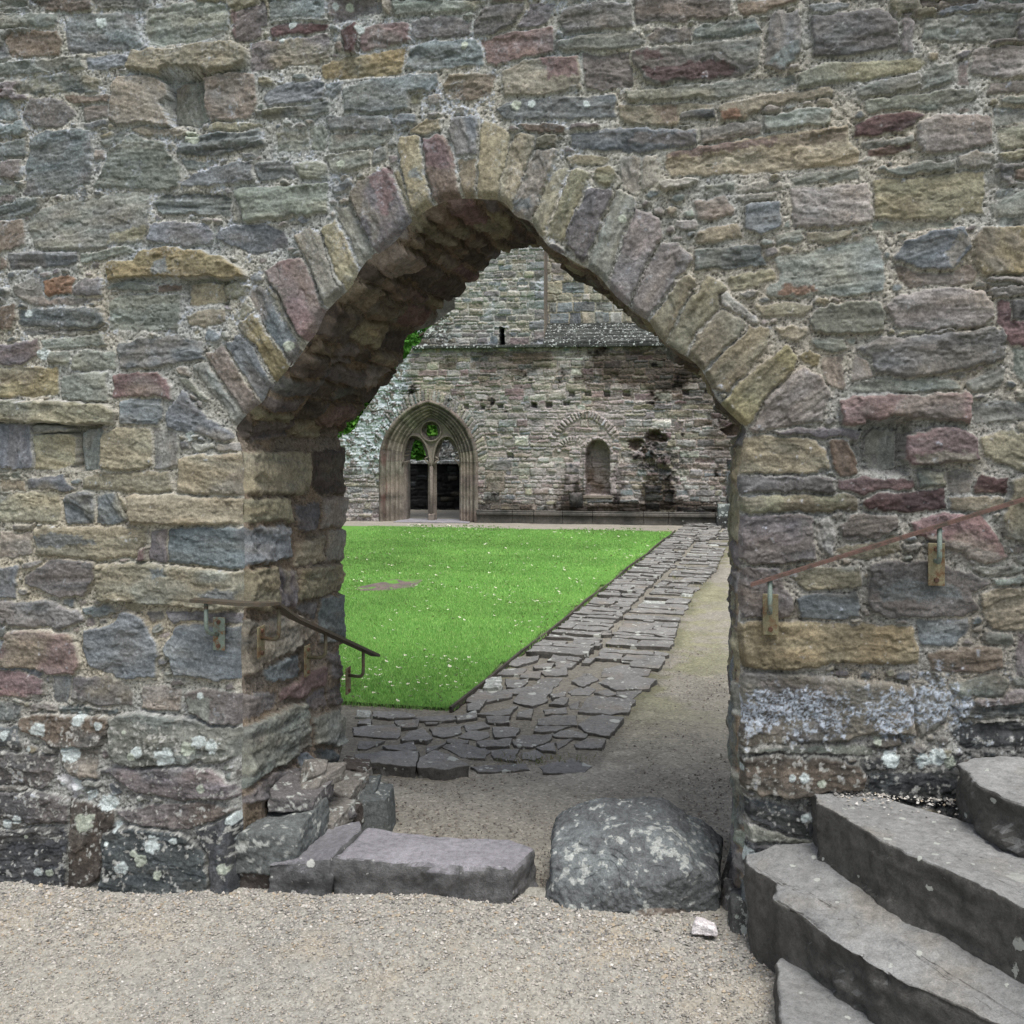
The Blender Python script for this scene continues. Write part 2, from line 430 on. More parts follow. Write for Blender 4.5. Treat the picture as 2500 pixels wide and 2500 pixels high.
TILES[(800, 0, 2.415)] = """
p 0,0 330,0 330,80 230,90 60,130 0,100
n 380,0 960,0 860,60 600,80 400,90
r 190,180 330,145 480,160 490,240 400,265 180,300
R+12 85,190 180,150 200,220 180,320 120,310
p 500,140 620,105 850,120 830,210 560,230 500,210
p+5 860,130 930,60 1130,20 1180,60 1110,130 960,200 870,200
p 1120,120 1190,30 1330,30 1300,130 1130,160
r 900,240 1040,200 1320,170 1345,250 1330,310 1000,370 950,360
g 480,300 540,260 880,240 930,330 930,370 700,400 460,400
y -30,380 250,320 450,300 440,430 230,450 -20,470
g -10,480 90,490 80,530 30,570 -20,580
g 110,540 300,470 640,430 650,480 600,540 480,560 480,640 260,665 110,650
o 480,545 560,540 560,600 490,620
b 690,500 730,450 860,430 980,440 960,560 830,590 710,570
t 1040,420 1150,370 1460,340 1490,440 1480,520 1300,550 1050,560
*r 1250,350 1460,340 1480,450 1300,470 1290,400
p 1500,330 1770,320 1790,500 1620,530 1530,510
n 1350,260 1500,220 1800,200 1870,250 1790,290 1400,300
p 1360,130 1400,60 1600,20 1780,30 1800,150 1580,190 1400,190
g 1005,630 1200,590 1690,570 1700,700 1450,690 1050,700
s 0,700 240,690 370,690 480,740 380,770 0,770
g+8 370,700 420,685 510,690 520,730 450,765 380,740
o 490,790 540,740 660,700 660,760 580,800
n 0,800 280,790 350,820 340,850 250,870 0,880
n 0,920 240,890 240,970 60,1020 0,1010
n 270,900 340,885 350,940 270,970
G+8 1230,820 1300,790 1350,810 1340,860 1230,860
b 1130,740 1390,740 1390,790 1250,790
o 1410,930 1650,930 1640,960 1430,970
p 1440,740 1590,745 1590,755 1440,755
"""
TILES[(1400, 0, 3.864)] = """
p 590,0 1470,0 1460,150 1100,190 880,200 620,210 580,150
p 730,350 780,290 1130,260 1110,370 740,410
s 1160,290 1240,240 1700,190 1740,290 1490,360 1170,360
p+4 570,490 820,460 1740,390 1720,640 1560,720 1250,730 800,800 660,740 570,600
*R 600,640 1000,630 1300,560 1480,600 1560,700 1000,760 800,800 680,740
*R 590,510 830,480 830,570 600,560
n 500,880 840,850 1930,730 2080,700 2100,760 1930,840 1000,950 560,980
o 420,1030 560,1000 1000,970 1350,1000 1360,1130 860,1180 640,1180 470,1130
*b 720,1010 980,990 980,1130 840,1160
G 1010,1060 1340,1020 1360,1120 1010,1140
o 1380,1010 1700,930 2000,880 2400,830 2420,900 1800,990 1600,1110 1400,1130
*c 1390,1040 1590,1020 1600,1100 1400,1130
g 0,1290 300,1230 1160,1230 1140,1400 600,1430 0,1400
*p 470,1350 600,1280 1160,1250 1140,1390
p 1200,1220 1700,1160 1780,1190 1760,1260 1250,1370
w 440,1500 640,1480 640,1790 490,1780
w 645,1490 770,1500 780,1700 740,1790 645,1790
w+8 830,1740 1000,1700 1150,1710 1090,1750 850,1770
o 180,1620 330,1560 390,1640 340,1740 200,1700
"""
TILES[(1700, 0, 2.415)] = """
g 670,50 720,30 900,20 890,50 690,70
p 430,120 460,80 600,70 620,150 610,300 510,400 415,380
*g 560,260 615,240 610,310 520,395 420,385 430,350
p+6 690,110 850,80 1070,60 1170,110 1190,230 1170,280 900,320 690,340
p 1210,80 1265,75 1270,310 1210,310
b 250,20 600,0 340,80 260,90
n 1340,230 1360,120 1490,80 1900,60 1890,230 1700,240 1440,240
m 1310,10 1660,0 1640,40 1330,60
n 1680,0 1932,0 1932,30 1690,30
m+4 1625,420 1640,300 1800,280 1960,270 1960,440 1830,460 1640,440
m 1740,510 1960,480 1960,550 1720,560
n 1800,580 1960,560 1960,610 1880,620
o 610,440 760,390 1090,360 1350,350 1370,400 1200,440 880,480 610,510
n 970,520 1130,470 1310,450 1330,500 1150,560 970,560
n 1340,400 1520,380 1540,470 1340,520
m 1520,390 1590,380 1590,490 1550,490
n 1000,600 1330,560 1600,530 1640,580 1350,640 1000,660
n 410,690 560,660 780,650 780,720 500,750 420,770
n 985,850 1270,800 1290,820 1290,900 990,960
R+4 950,740 1080,680 1250,650 1330,670 1260,740 1090,800 950,800
R 1000,890 1150,860 1270,840 1280,880 1090,940 1000,930
m+4 1310,720 1450,680 1720,690 1740,830 1700,860 1350,900 1300,850
o+4 -180,930 -150,900 600,790 890,740 895,850 960,900 940,960 700,985 450,1000 0,1030 -130,1040 -185,980
*r -180,930 -150,895 300,830 500,815 460,870 200,900 -100,935
*b 500,815 890,740 890,840 600,860 460,870
n 560,1060 700,1030 950,1000 960,1050 600,1100
n 60,1100 220,1080 230,1120 60,1140
t 245,1100 490,1060 490,1110 250,1140
t 250,1160 470,1130 460,1170 270,1190
m+4 570,1130 620,1110 1010,1100 1030,1310 830,1330 580,1340
o 1050,1080 1200,1060 1690,1020 1690,1110 1680,1240 1450,1290 1060,1290
n 1080,1000 1500,950 1510,1010 1200,1030
t 1545,930 1640,905 1760,930 1770,960 1600,990 1550,980
n 1790,760 1960,740 1960,880 1800,880
n 1760,640 1960,640 1960,720 1770,740
o 1800,910 1960,890 1960,940 1830,960
b 1860,1000 1960,980 1960,1080 1870,1070
t 1710,1050 1800,1010 1810,1110 1720,1120
n 1740,1210 1960,1100 1960,1280 1760,1290
n 1050,1320 1500,1300 1500,1330 1180,1370 1060,1360
g+8 290,1230 360,1200 490,1200 500,1330 380,1380 300,1350
t 0,1200 150,1160 220,1240 100,1290 20,1280
o 0,1370 240,1320 260,1400 0,1430
n 470,1400 620,1370 630,1420 480,1450
o 640,1390 940,1360 830,1410 640,1420
s 0,1480 360,1460 400,1560 60,1590 0,1590
o 190,1640 440,1590 450,1640 280,1700 200,1700
n 480,1530 650,1490 1040,1400 1100,1550 1090,1700 930,1740 430,1740 420,1700 500,1620
*c 520,1680 700,1670 720,1720 480,1730
t 1180,1560 1270,1590 1500,1610 1640,1560 1640,1660 1490,1660 1250,1680 1200,1640
g+10 1180,1540 1230,1440 1450,1360 1560,1350 1620,1440 1500,1600 1280,1590
*t 1530,1370 1600,1380 1615,1440 1500,1590 1470,1500
y+8 1650,1400 1700,1340 1960,1330 1960,1620 1700,1630 1650,1540
m+6 1130,1810 1200,1750 1500,1700 1740,1740 1740,1860 1680,1920 1420,1970 1200,1950
G+4 1850,1760 1960,1750 1960,1910 1860,1900
n 1660,1680 1820,1660 1960,1690 1660,1700
n+4 680,1870 720,1800 1060,1790 1100,1860 1090,1950 800,1960 680,1930
o 360,1800 480,1790 670,1800 640,1850 400,1860
t 265,1730 310,1705 350,1720 320,1750
"""
TILES[(1700, 800, 2.415)] = """
o 480,10 660,0 600,60 530,50
o 1180,10 1350,5 1340,40 1190,45
n 700,70 860,70 880,110 800,150 710,110
y 615,170 650,140 720,170 710,210 640,200
p+8 940,130 1100,70 1500,10 1800,0 1830,60 1790,190 1600,240 1300,290 1060,280 1020,190
m 940,150 1010,190 1060,280 1040,310 930,310
n 890,360 1060,300 1500,300 1550,370 1100,390
t 750,180 850,170 880,360 780,330
!58 990,560 1260,555 1240,860 930,850 900,690 940,650
r+20 850,430 960,400 1300,390 1600,380 1620,440 1600,560 1380,540 1150,520 1000,550 980,590 870,560
t 1440,290 1560,260 1640,250 1560,290
r 1560,260 1680,240 1640,270
n 1590,320 1700,270 1800,250 1810,330 1700,380 1610,380
n 1640,470 1800,430 1960,440 1960,560 1650,540
n 1880,130 1960,120 1960,330 1880,250
o 1690,650 1800,620 1960,620 1960,850 1780,790 1710,740
n-44 1010,650 1060,600 1180,610 1180,820 1040,830 1010,760
r+14 1235,650 1300,620 1550,600 1640,650 1650,760 1480,790 1280,810 1240,770
*t 1250,745 1600,725 1650,735 1620,780 1290,810
o+4 225,680 330,650 640,640 700,670 790,780 780,840 560,850 225,850
b 790,660 870,660 920,740 940,860 870,880 800,820
p 430,610 680,600 980,600 930,650 560,640
p+4 225,880 500,880 790,880 805,960 600,970 225,975
r 840,900 960,890 1280,910 1260,940 1000,970 850,960
s+8 1305,850 1450,840 1465,930 1310,935
t 1480,850 1640,850 1620,970 1490,960
R 1640,870 1830,890 1840,970 1640,980
o 225,990 600,990 930,990 940,1080 640,1080 225,1090
R+8 985,1030 1040,990 1300,970 1440,960 1470,1070 1250,1080 1020,1060
o 1490,1010 1640,990 1830,1000 1800,1060 1500,1080
p+8 225,1110 560,1105 680,1120 690,1350 500,1380 320,1380 225,1340
w 700,1160 780,1120 820,1220 790,1340 710,1250
t 860,1180 920,1110 1180,1105 1190,1170 1090,1240 920,1260 870,1230
o 830,1310 930,1260 1180,1240 1200,1310 1000,1350 920,1350
r+6 1270,1160 1450,1100 1680,1090 1750,1210 1830,1340 1700,1390 1470,1280 1310,1220
*t 1330,1210 1470,1240 1840,1350 1700,1400 1480,1330
p+8 1040,1400 1180,1380 1420,1400 1650,1460 1720,1500 1600,1570 1650,1660 1560,1690 1350,1690 1170,1700 1040,1660 1020,1600
*g 1080,1530 1200,1470 1500,1510 1550,1590 1100,1600
p 225,1440 300,1410 480,1420 500,1500 560,1600 540,1700 280,1710 225,1600
o 560,1460 640,1430 960,1410 970,1520 660,1540 600,1500
g 600,1600 680,1580 940,1570 970,1700 800,1720 610,1710
y+8 225,1740 480,1740 1280,1760 1305,1980 860,1960 700,2000 400,2010 225,1950
g 1300,1730 1590,1720 1600,1760 1530,1870 1320,1870
r 1370,1930 1600,1880 1790,1890 1800,1990 1700,2020 1400,2010
o+4 1680,1570 1960,1520 1960,1790 1780,1790 1690,1700
n 1650,1430 1960,1390 1960,1440 1680,1470
o+6 1870,900 1960,870 1960,1270 1830,1230 1820,1130
g 1890,1340 1960,1300 1960,1430 1900,1400
n 1740,1480 1960,1450 1960,1510 1760,1510
p 1880,1800 1960,1780 1960,2060 1880,2050
n 1700,1800 1860,1800 1860,1860 1720,1860
"""
TILES[(1700, 1600, 2.1467)] = """
t+10 190,160 260,90 520,100 1000,150 1140,180 1150,400 900,410 700,450 500,460 190,460
n+4 1160,170 1330,200 1300,330 1190,420 1150,330
n 1330,150 1560,100 1660,160 1600,220 1400,210
s 1350,260 1760,240 1760,330 1400,340
G 1360,350 1760,350 1760,460 1400,480 1340,420
b+8 190,560 400,510 620,530 850,570 890,620 860,680 700,680 520,720 330,710 190,660
n 190,490 600,470 1060,490 900,510 500,500
G 880,530 960,510 1050,530 1040,570 890,580
G 900,610 1350,590 1390,760 1100,760 920,740
G+6 190,750 400,760 560,820 640,870 640,960 480,920 300,850
n 190,870 300,870 460,930 640,960 620,1010 280,950
G 190,970 440,960 640,1020 640,1090 190,1080
"""
VOUSS = {}
VOUSS[(400, 300, 2.415)] = """
o+6 1390,130 1400,100 1490,80 1540,300 1605,480 1620,560 1500,620 1460,560 1400,250
*g 1440,290 1500,270 1530,350 1460,350
r+4 1520,100 1640,80 1700,190 1760,460 1770,500 1610,520 1540,250
g 1680,40 1720,-30 1860,-30 1850,200 1740,200
o+2 1740,215 1850,200 1830,500 1765,490
o+6 1860,-20 1960,20 2060,80 1990,500 1830,490 1850,200
p+4 1110,450 1160,360 1220,330 1330,260 1380,390 1480,580 1530,670 1320,800 1270,780 1200,640
*r 1220,330 1330,250 1370,400 1330,560 1290,560
o 1330,270 1390,290 1490,580 1470,600 1380,390
n+2 1010,500 1090,490 1170,650 1250,800 1330,890 1180,960 1130,780
o+2 940,640 1020,580 1130,830 1180,940 1100,1040 1040,960 960,780
t+4 780,660 860,620 930,680 1020,880 1110,1060 980,1170 900,960
r+4 610,880 700,820 790,790 900,960 990,1160 870,1290 810,1290 700,1060
*t 610,930 680,960 760,1160 830,1280 800,1290 690,1080
g+2 500,1000 570,970 620,1030 720,1200 820,1350 720,1450 560,1130
t 620,980 640,960 700,1080 850,1320 825,1350
y+4 440,1170 530,1130 700,1360 790,1500 670,1560 540,1340
o 420,1150 480,1070 530,1100 440,1190
g+4 360,1310 440,1255 510,1280 640,1500 680,1590 570,1670 440,1420
t+2 250,1370 350,1310 590,1670 520,1750 470,1720 330,1500
n 190,1440 260,1420 320,1490 500,1740 440,1810 350,1660
n 100,1500 150,1520 260,1640 240,1640 120,1540
o+6 420,1830 440,1790 520,1750 700,1690 700,1860 480,1860
"""
VOUSS[(800, 0, 2.415)] = """
o+4 1100,800 1230,790 1150,1090 1090,1280 990,1230 1060,900
t+6 1230,880 1340,890 1290,1080 1200,1340 1060,1320 1130,1100 1200,950
*g 1100,1190 1200,1160 1210,1230 1100,1240
o+2 1320,1020 1420,990 1350,1180 1290,1390 1195,1340 1280,1080
o+4 1430,1010 1550,1020 1500,1140 1420,1420 1295,1390 1360,1180
"""
VOUSS[(1200, 300, 2.415)] = """
p+4 560,400 690,400 720,410 640,620 560,840 440,700 470,560
n+4 690,520 740,400 830,440 810,600 720,830 690,960 570,870 560,800 640,620
m+6 850,520 980,560 1000,680 960,780 820,1080 750,1070 680,940 730,790
m+8 980,730 1090,720 1180,800 1100,920 960,1130 870,1210 810,1100 860,950
o+2 1090,930 1150,910 1200,920 1100,1150 1060,1280 1010,1330 920,1200 1000,1060
o+6 1270,920 1370,970 1340,1080 1230,1200 1150,1380 1020,1320 1100,1150
w 1360,1020 1390,1000 1560,1170 1550,1200 1480,1150 1400,1110 1360,1050
o+4 1380,1100 1500,1160 1490,1230 1300,1400 1230,1500 1140,1400 1200,1250
o+4 1510,1190 1640,1230 1620,1300 1400,1580 1280,1560 1240,1490 1400,1330
y+8 1590,1430 1740,1310 1790,1380 1770,1450 1600,1640 1540,1780 1400,1750 1340,1670 1480,1520
m+8 1530,1810 1600,1640 1830,1450 1932,1500 1990,1600 1940,1750 1570,1830
"""
JAMB = """
o+6 -25,190 100,190 375,190 375,340 360,350 80,370 -25,360
B 385,190 565,170 600,170 600,350 430,365 380,330
o+4 -25,375 285,385 285,480 -25,485
p 310,420 420,400 410,510 330,520
t+6 425,390 565,375 600,375 600,490 420,510
g+4 -25,510 290,505 290,630 90,670 -25,670
o 320,580 440,550 445,650 310,670
t+4 450,520 560,505 600,505 600,630 450,650
o+8 -25,690 230,680 235,850 -25,860
p 250,690 320,690 315,840 250,860
o+8 325,690 555,650 600,650 600,770 400,810 330,815
p 330,830 420,820 420,890 350,880
g+6 430,800 545,790 600,790 600,990 430,1000
t+8 -25,930 370,890 390,960 250,1080 110,1130 -25,1150
g 180,1100 330,1060 335,1140 200,1160
r+4 250,1220 330,1160 460,1100 440,1180 340,1240 260,1240
p 450,1050 560,1030 600,1030 600,1130 470,1150
p 450,1200 550,1180 600,1180 600,1250 460,1260
p+4 -25,1240 240,1220 235,1270 90,1350 -25,1350
n+12 -25,1390 85,1370 360,1250 375,1440 200,1560 80,1660 -25,1680
n+8 400,1330 555,1260 600,1260 600,1400 480,1440 405,1440
p 375,1220 440,1200 445,1270 375,1280
g+8 330,1480 390,1500 395,1590 350,1620
p+4 200,1570 320,1540 310,1640 100,1690
g 400,1460 480,1450 520,1520 420,1560
B 330,1650 480,1600 500,1700 340,1740
"""
PROFILE = [(592, 2330), (592, 1952), (592, 1765), (594, 1600), (596, 1496), (600, 1380), (600, 1200), (597, 1090), (586, 1052), (608, 1026),
  (646, 995), (671, 945), (712, 916), (745, 862), (766, 829), (800, 770), (850, 725), (883, 690), (912, 640), (953, 613), (985, 580),
  (1019, 542), (1065, 508), (1100, 500), (1131, 490), (1160, 490), (1215, 500), (1243, 528), (1297, 552), (1337, 604), (1370, 625),
  (1410, 644), (1436, 660), (1491, 706), (1535, 750), (1550, 776), (1594, 805), (1616, 835), (1664, 868), (1708, 912), (1741, 961),
  (1768, 999), (1796, 1030), (1822, 1050), (1803, 1080), (1800, 1130), (1800, 1400), (1800, 1600), (1802, 1750), (1806, 1900), (1808, 2100), (1810, 2330)]
# pale lichen discs on the wall: photo x, y, radius
LICHEN = [(101, 1776, 20), (202, 1755, 16), (252, 1766, 10), (184, 1836, 20), (171, 1828, 12), (418, 1842, 24), (470, 1822, 18), (500, 1805, 16), (530, 1815, 16),
  (352, 1828, 14), (318, 1782, 8), (340, 1838, 10), (278, 1950, 22), (236, 1934, 14), (196, 1912, 16), (170, 1904, 10), (225, 1998, 22), (300, 2008, 10), (390, 2048, 20),
  (439, 2041, 9), (348, 2067, 10), (366, 2085, 14), (320, 2102, 16), (284, 2045, 6), (405, 2121, 12), (141, 2118, 10), (115, 2115, 10), (632, 2002, 12), (85, 2030, 5),
  (35, 2003, 12), (580, 1990, 14), (562, 2108, 14), (625, 2130, 12), (498, 1694, 8), (81, 1823, 7), (506, 1915, 9), (60, 1990, 10), (20, 1790, 12), (640, 2045, 12), (590, 2040, 10),
  (250, 58, 14), (820, 18, 9), (855, 18, 11), (883, 75, 10), (1134, 111, 10), (1260, 258, 12), (1297, 255, 10), (1432, 255, 9), (836, 403, 9), (472, 338, 16), (716, 62, 10), (690, 100, 7),
  (1963, 1890, 12), (1932, 1888, 8), (2004, 1902, 10), (2170, 1846, 22), (2250, 1850, 18), (2285, 1845, 22), (2315, 1852, 16), (2140, 1805, 10), (1966, 1990, 14), (1822, 2080, 22), (1850, 2085, 14),
  (2360, 1868, 12), (1808, 1868, 9), (72, 767, 10), (705, 843, 14), (1100, 1990, 1), (1520, 535, 10), (466, 1062, 12), (110, 867, 14), (30, 770, 1)]
# ------------------------------------------------------------------ masonry: one dense sheet, every stone its own relief and colour
def parse(tiles, conv, group=0):
    out = []
    for (x0, y0, sc), txt in tiles.items():
        for ln in txt.strip().splitlines():
            tk = ln.split(); code = tk[0]
            p = np.array([[float(a) for a in q.split(',')] for q in tk[1:]])
            P = conv(x0+p[:, 0]/sc, y0+p[:, 1]/sc)
            s = dict(p=P, grp=group)
            if code[0] == '!': s.update(kind='hole', h=-float(code[1:])/1000)
            elif code[0] == '*': s.update(kind='patch', c=code[1])
            else:
                h = 0
                for q in '+-':
                    if q in code: h = float(code[code.index(q):])/1000
                s.update(kind='stone', c=code[0], h=h)
            out.append(s)
    return out
def coursed(x0, x1, z0, z1, rng, hh, ww, codes, grp=0, slope=0., jit=.012, hb=0.):
    out = []; z = z0; codes = list(codes)
    while z < z1:
        h = rng.uniform(*hh); x = x0-rng.uniform(0, ww[1])
        while x < x1:
            w = rng.uniform(*ww)*(1 if h > sum(hh)/2 else .8); g = .004
            if rng.rand() < .12 and h > .09:
                k = rng.uniform(.35, .65); subs = [(z, z+h*k), (z+h*k+g, z+h)]
            else: subs = [(z, z+h)]
            for a, b in subs:
                j = rng.uniform(-jit, jit, 8); sl = slope*w
                P = np.array([(x+g+j[0]*.6, a+g+j[1]*.5), (x+w*.5, a+g+j[2]*.6), (x+w-g+j[3]*.6, a+g+j[4]*.5), (x+w-g+j[5]*.6, b-g+j[6]*.5), (x+w*.5, b-g+j[7]*.6), (x+g+j[2]*.6, b-g+j[0]*.5)])
                out.append(dict(p=P, grp=grp, kind='stone', c=codes[rng.randint(len(codes))], h=hb+rng.uniform(-.002, .008)))
            x += w
        z += h
    return out
def masonry(xs, zs, stones, seed, warp=.006, mcol=(149, 147, 139), big=1., mlump=1., hole_r=.012, rough=1., grow=.007, gap=.005, sat=.60, vary=.17):
    """heights, colours, mortar mask and group ids over the grid zs x xs; big scales the grain to the stones"""
    rng = np.random.RandomState(seed)
    X, Z = np.meshgrid(xs, zs); X = X.astype(np.float32); Z = Z.astype(np.float32)
    XW = X+warp*(fbm(X*18/big, Z*18/big, 3, seed+1)+.5*fbm(X*70/big, Z*70/big, 2, seed+2))
    ZW = Z+warp*(fbm(X*18/big, Z*18/big, 3, seed+3)+.5*fbm(X*70/big, Z*70/big, 2, seed+4))
    lump = fbm(X*110/big, Z*110/big, 3, seed+5, .7); low = fbm(X*11/big, Z*11/big, 3, seed+6)
    pit = fbm(X*170/big, Z*170/big, 2, seed+15)
    H = (.0032*lump+.0045*low-.004*sm(.35, .8, pit))*mlump*big
    mc = srgb(mcol)
    Cc = mc*(1+.20*lump+.12*low)[..., None]
    tint = fbm(X*7/big, Z*7/big, 2, seed+8)[..., None]
    Cc = Cc*(1+tint*np.array([.05, 0., -.07]))
    Cc = Cc*(1-.55*sm(.35, .8, pit)+.30*sm(.35, .8, -pit))[..., None]
    M = np.ones(X.shape, np.float32); ID = np.zeros(X.shape, np.int16)
    # who owns each point: stones grow into the joint until they meet a neighbour's joint
    OWN = np.full(X.shape, -1, np.int32); D1 = np.full(X.shape, -9., np.float32); D2 = np.full(X.shape, -9., np.float32); OV = np.zeros(X.shape, bool)
    wins = {}
    for k, s in enumerate(stones):
        if s['kind'] != 'stone': continue
        p = s['p']; lo = p.min(0)-.035*big; hi = p.max(0)+.035*big
        i0, i1 = np.searchsorted(xs, (lo[0], hi[0])); j0, j1 = np.searchsorted(zs, (lo[1], hi[1]))
        if i1-i0 < 2 or j1-j0 < 2: continue
        w = (slice(j0, j1), slice(i0, i1)); wins[k] = w; d = sdf(XW[w], ZW[w], p).astype(np.float32)
        o, a, b, ov = OWN[w], D1[w], D2[w], OV[w]
        ins = d > 0; was = a > 0
        t = ins & ~was; b[t] = np.maximum(b[t], a[t]); ov[ins & was] = True
        o[ins] = k; a[ins] = d[ins]
        t = ~ins & was; b[t] = np.maximum(b[t], d[t])
        t = ~ins & ~was; g = t & (d > a); b[g] = a[g]; a[g] = d[g]; o[g] = k
        g = t & ~g; b[g] = np.maximum(b[g], d[g])
    DE = np.minimum(np.where(OV, D1, D1+grow*big), (D1-D2)/2-gap*big/2)
    lum = np.array([.3, .5, .2])
    for k, s in enumerate(stones):
        p = s['p']; lo = p.min(0)-.03*big; hi = p.max(0)+.03*big
        i0, i1 = np.searchsorted(xs, (lo[0], hi[0])); j0, j1 = np.searchsorted(zs, (lo[1], hi[1]))
        if i1-i0 < 2 or j1-j0 < 2: continue
        w = (slice(j0, j1), slice(i0, i1))
        if s['kind'] == 'stone':
            if k not in wins: continue
            w = wins[k]; d = np.where(OWN[w] == k, DE[w], -1.)
        else: d = sdf(XW[w], ZW[w], p)
        if s['kind'] == 'hole':
            f = sm(-hole_r, hole_r, d); H[w] = H[w]*(1-.3*f)+s['h']*f
            if 'c' in s: Cc[w] = Cc[w]*(1-f[..., None])+srgb(PAL[s['c']])*f[..., None]
            continue
        base = srgb(PAL[s['c']]); base = (base @ lum)*(1-sat)+base*sat; base = base*rng.uniform(1-vary, 1+vary*1.2)*(1+rng.uniform(-.03, .03, 3))
        cx, cz = p.mean(0); dx = X[w]-cx; dz = Z[w]-cz
        if s['kind'] == 'patch':
            f = sm(-.004*big, .006*big, d+.008*big*fbm(dx*60/big, dz*60/big, 3, k % 50))*.85; f = f[..., None]
            Cc[w] = Cc[w]*(1-f)+base*f*(1+.25*fbm(dx*40/big, dz*40/big, 3, k % 40))[..., None]; continue
        m = d > 0
        if not m.any(): continue
        q = p-p.mean(0); ev, evec = np.linalg.eigh(q.T @ q); ax = evec[:, 1]
        if ax[0] < 0: ax = -ax
        a = dx*ax[0]+dz*ax[1]+rng.uniform(0, 9); b = -dx*ax[1]+dz*ax[0]+rng.uniform(0, 9)
        size = math.sqrt(max(ev[0], 1e-8)/len(p)); R = min(rng.uniform(.006, .014)*big, max(.005*big, size*.6))
        lay = {'s': .0055, 'n': .003, 'o': .0022, 'G': .003, 'r': .0014, 'p': .0022, 'b': .003}.get(s['c'], .0022)*rng.uniform(.5, 1.4)*big*rough
        t = np.clip(d/R, 0, 1); prof = np.sqrt(1-(1-t)**2)
        A_, B_ = a/big, b/big
        bed = vn(A_*5+.6*vn(A_*14, B_*14, k % 30), B_*48, k % 37)*2-1
        bed2 = vn(A_*16, B_*150, k % 31)*2-1
        mot = fbm(A_*16, B_*22, 4, k % 43); fine = fbm(A_*85, B_*110, 3, k % 29, .65)
        crag = np.abs(fbm(A_*13, B_*20, 3, k % 23))
        h = s['h']*1.25+rng.uniform(.008, .022)*big*(1 if big < 1.5 else .6)+rng.uniform(-.05, .05)*dx+rng.uniform(-.06, .06)*dz
        h = h+lay*(bed+.35*bed2)+(.0026*mot+.0018*fine-.005*sm(.0, .05, .05-crag)*sm(.0, .5, vn(A_*4, B_*4, k % 11)-.45)*(rng.rand() < .6))*big*rough
        f1 = fbm(A_*6, B_*11, 4, k % 19); f2 = fbm(A_*11, B_*26, 4, k % 41)
        for ff, th, dp in ((f1, rng.uniform(-.1, .5), .0045), (f1, rng.uniform(-.4, .1), .003), (f2, rng.uniform(-.1, .4), .0025)):   # flakes lost from the face
            if rng.rand() < .75: h = h-sm(-.035, .035, ff-th)*rng.uniform(.4, 1.3)*dp*big*rough
        lo_ = -.004*big
        hs_ = lo_+(np.maximum(h, lo_) if s['h'] >= 0 else h-lo_*0)*prof if s['h'] >= 0 else h*1.
        if s['h'] < 0: hs_ = s['h']*1.05+(h-s['h']*1.05)*prof
        H[w] = np.where(m, hs_, H[w])
        alt = srgb(PAL[rng.choice(list('ontgpb'))])*rng.uniform(.8, 1.15); alt = (alt @ lum)*(1-sat)+alt*sat
        mixf = (sm(.05, .55, fbm(A_*6, B_*8, 3, k % 17))*rng.uniform(.1, .65))[..., None]
        col = base*(1-mixf)+alt*mixf
        col = col*(1+.26*mot+.16*bed*(lay/.003/big)+.08*bed2+.14*fine)[..., None]
        col = col*(1+(.10*vn(A_*9, B_*30, k % 13)-.05)[..., None]*np.array([1., 0, -1.]))
        wgt = sm(0, .005*big, d)[..., None]
        Cc[w] = np.where(m[..., None], Cc[w]*(1-wgt)+col*wgt, Cc[w]); M[w] = np.where(m, np.minimum(M[w], 1-sm(0, .006*big, d)), M[w])
        ID[w] = np.where(m, s['grp'], ID[w])
    return X, Z, H, np.clip(Cc, .004, .9), M, ID
def axis(parts):
    out = []
    for a, b, st in parts: out.append(np.arange(a, b, st))
    return np.concatenate(out)

# ---- near wall
prof_px = np.array(PROFILE, float); PR = W(prof_px[:, 0], prof_px[:, 1])
seg = np.r_[0, np.cumsum(np.hypot(*np.diff(PR, axis=0).T))]
S = np.arange(0, seg[-1], .006)
PS = np.stack([np.interp(S, seg, PR[:, 0]), np.interp(S, seg, PR[:, 1])], -1)
tg = np.gradient(PS, axis=0); tg /= np.hypot(*tg.T)[:, None]+1e-9
wob = .009*fbm(S*9, S*0+.3, 3, 71)+.004*fbm(S*32, S*0+.7, 2, 72)
PS = PS+np.stack([tg[:, 1], -tg[:, 0]], -1)*wob[:, None]       # no arris of rubble is straight
ker = np.ones(5)/5
PSm = PS.copy()
for c_ in (0, 1): PSm[2:-2, c_] = np.convolve(PS[:, c_], ker, 'valid')
PS = PSm
z_bot = -.12
def r_corner(x, z):
    spring = 1.62
    left = sm(-.55, -.8, x)
    arch = sm(spring-.1, spring+.05, z)
    return .014+.016*vn(x*9, z*9, 3)+.030*left*arch+.010*left
near = []
rs = np.random.RandomState(5)
xl, xr, zt = float(W(0, 1000)[0]), float(W(2500, 1000)[0]), 2.95
near += coursed(-7.5, xl+.12, -.1, 5.3, rs, (.07, .2), (.14, .42), "gnptgsonpt")
near += coursed(xr-.15, 5.2, -.1, 5.3, rs, (.07, .2), (.14, .42), "monnptorgn")
near += coursed(xl, xr, 2.60, 5.3, rs, (.07, .2), (.14, .42), "gnptgmonpr", slope=0)
near += parse(TILES, W)
near += parse(VOUSS, W, 1)
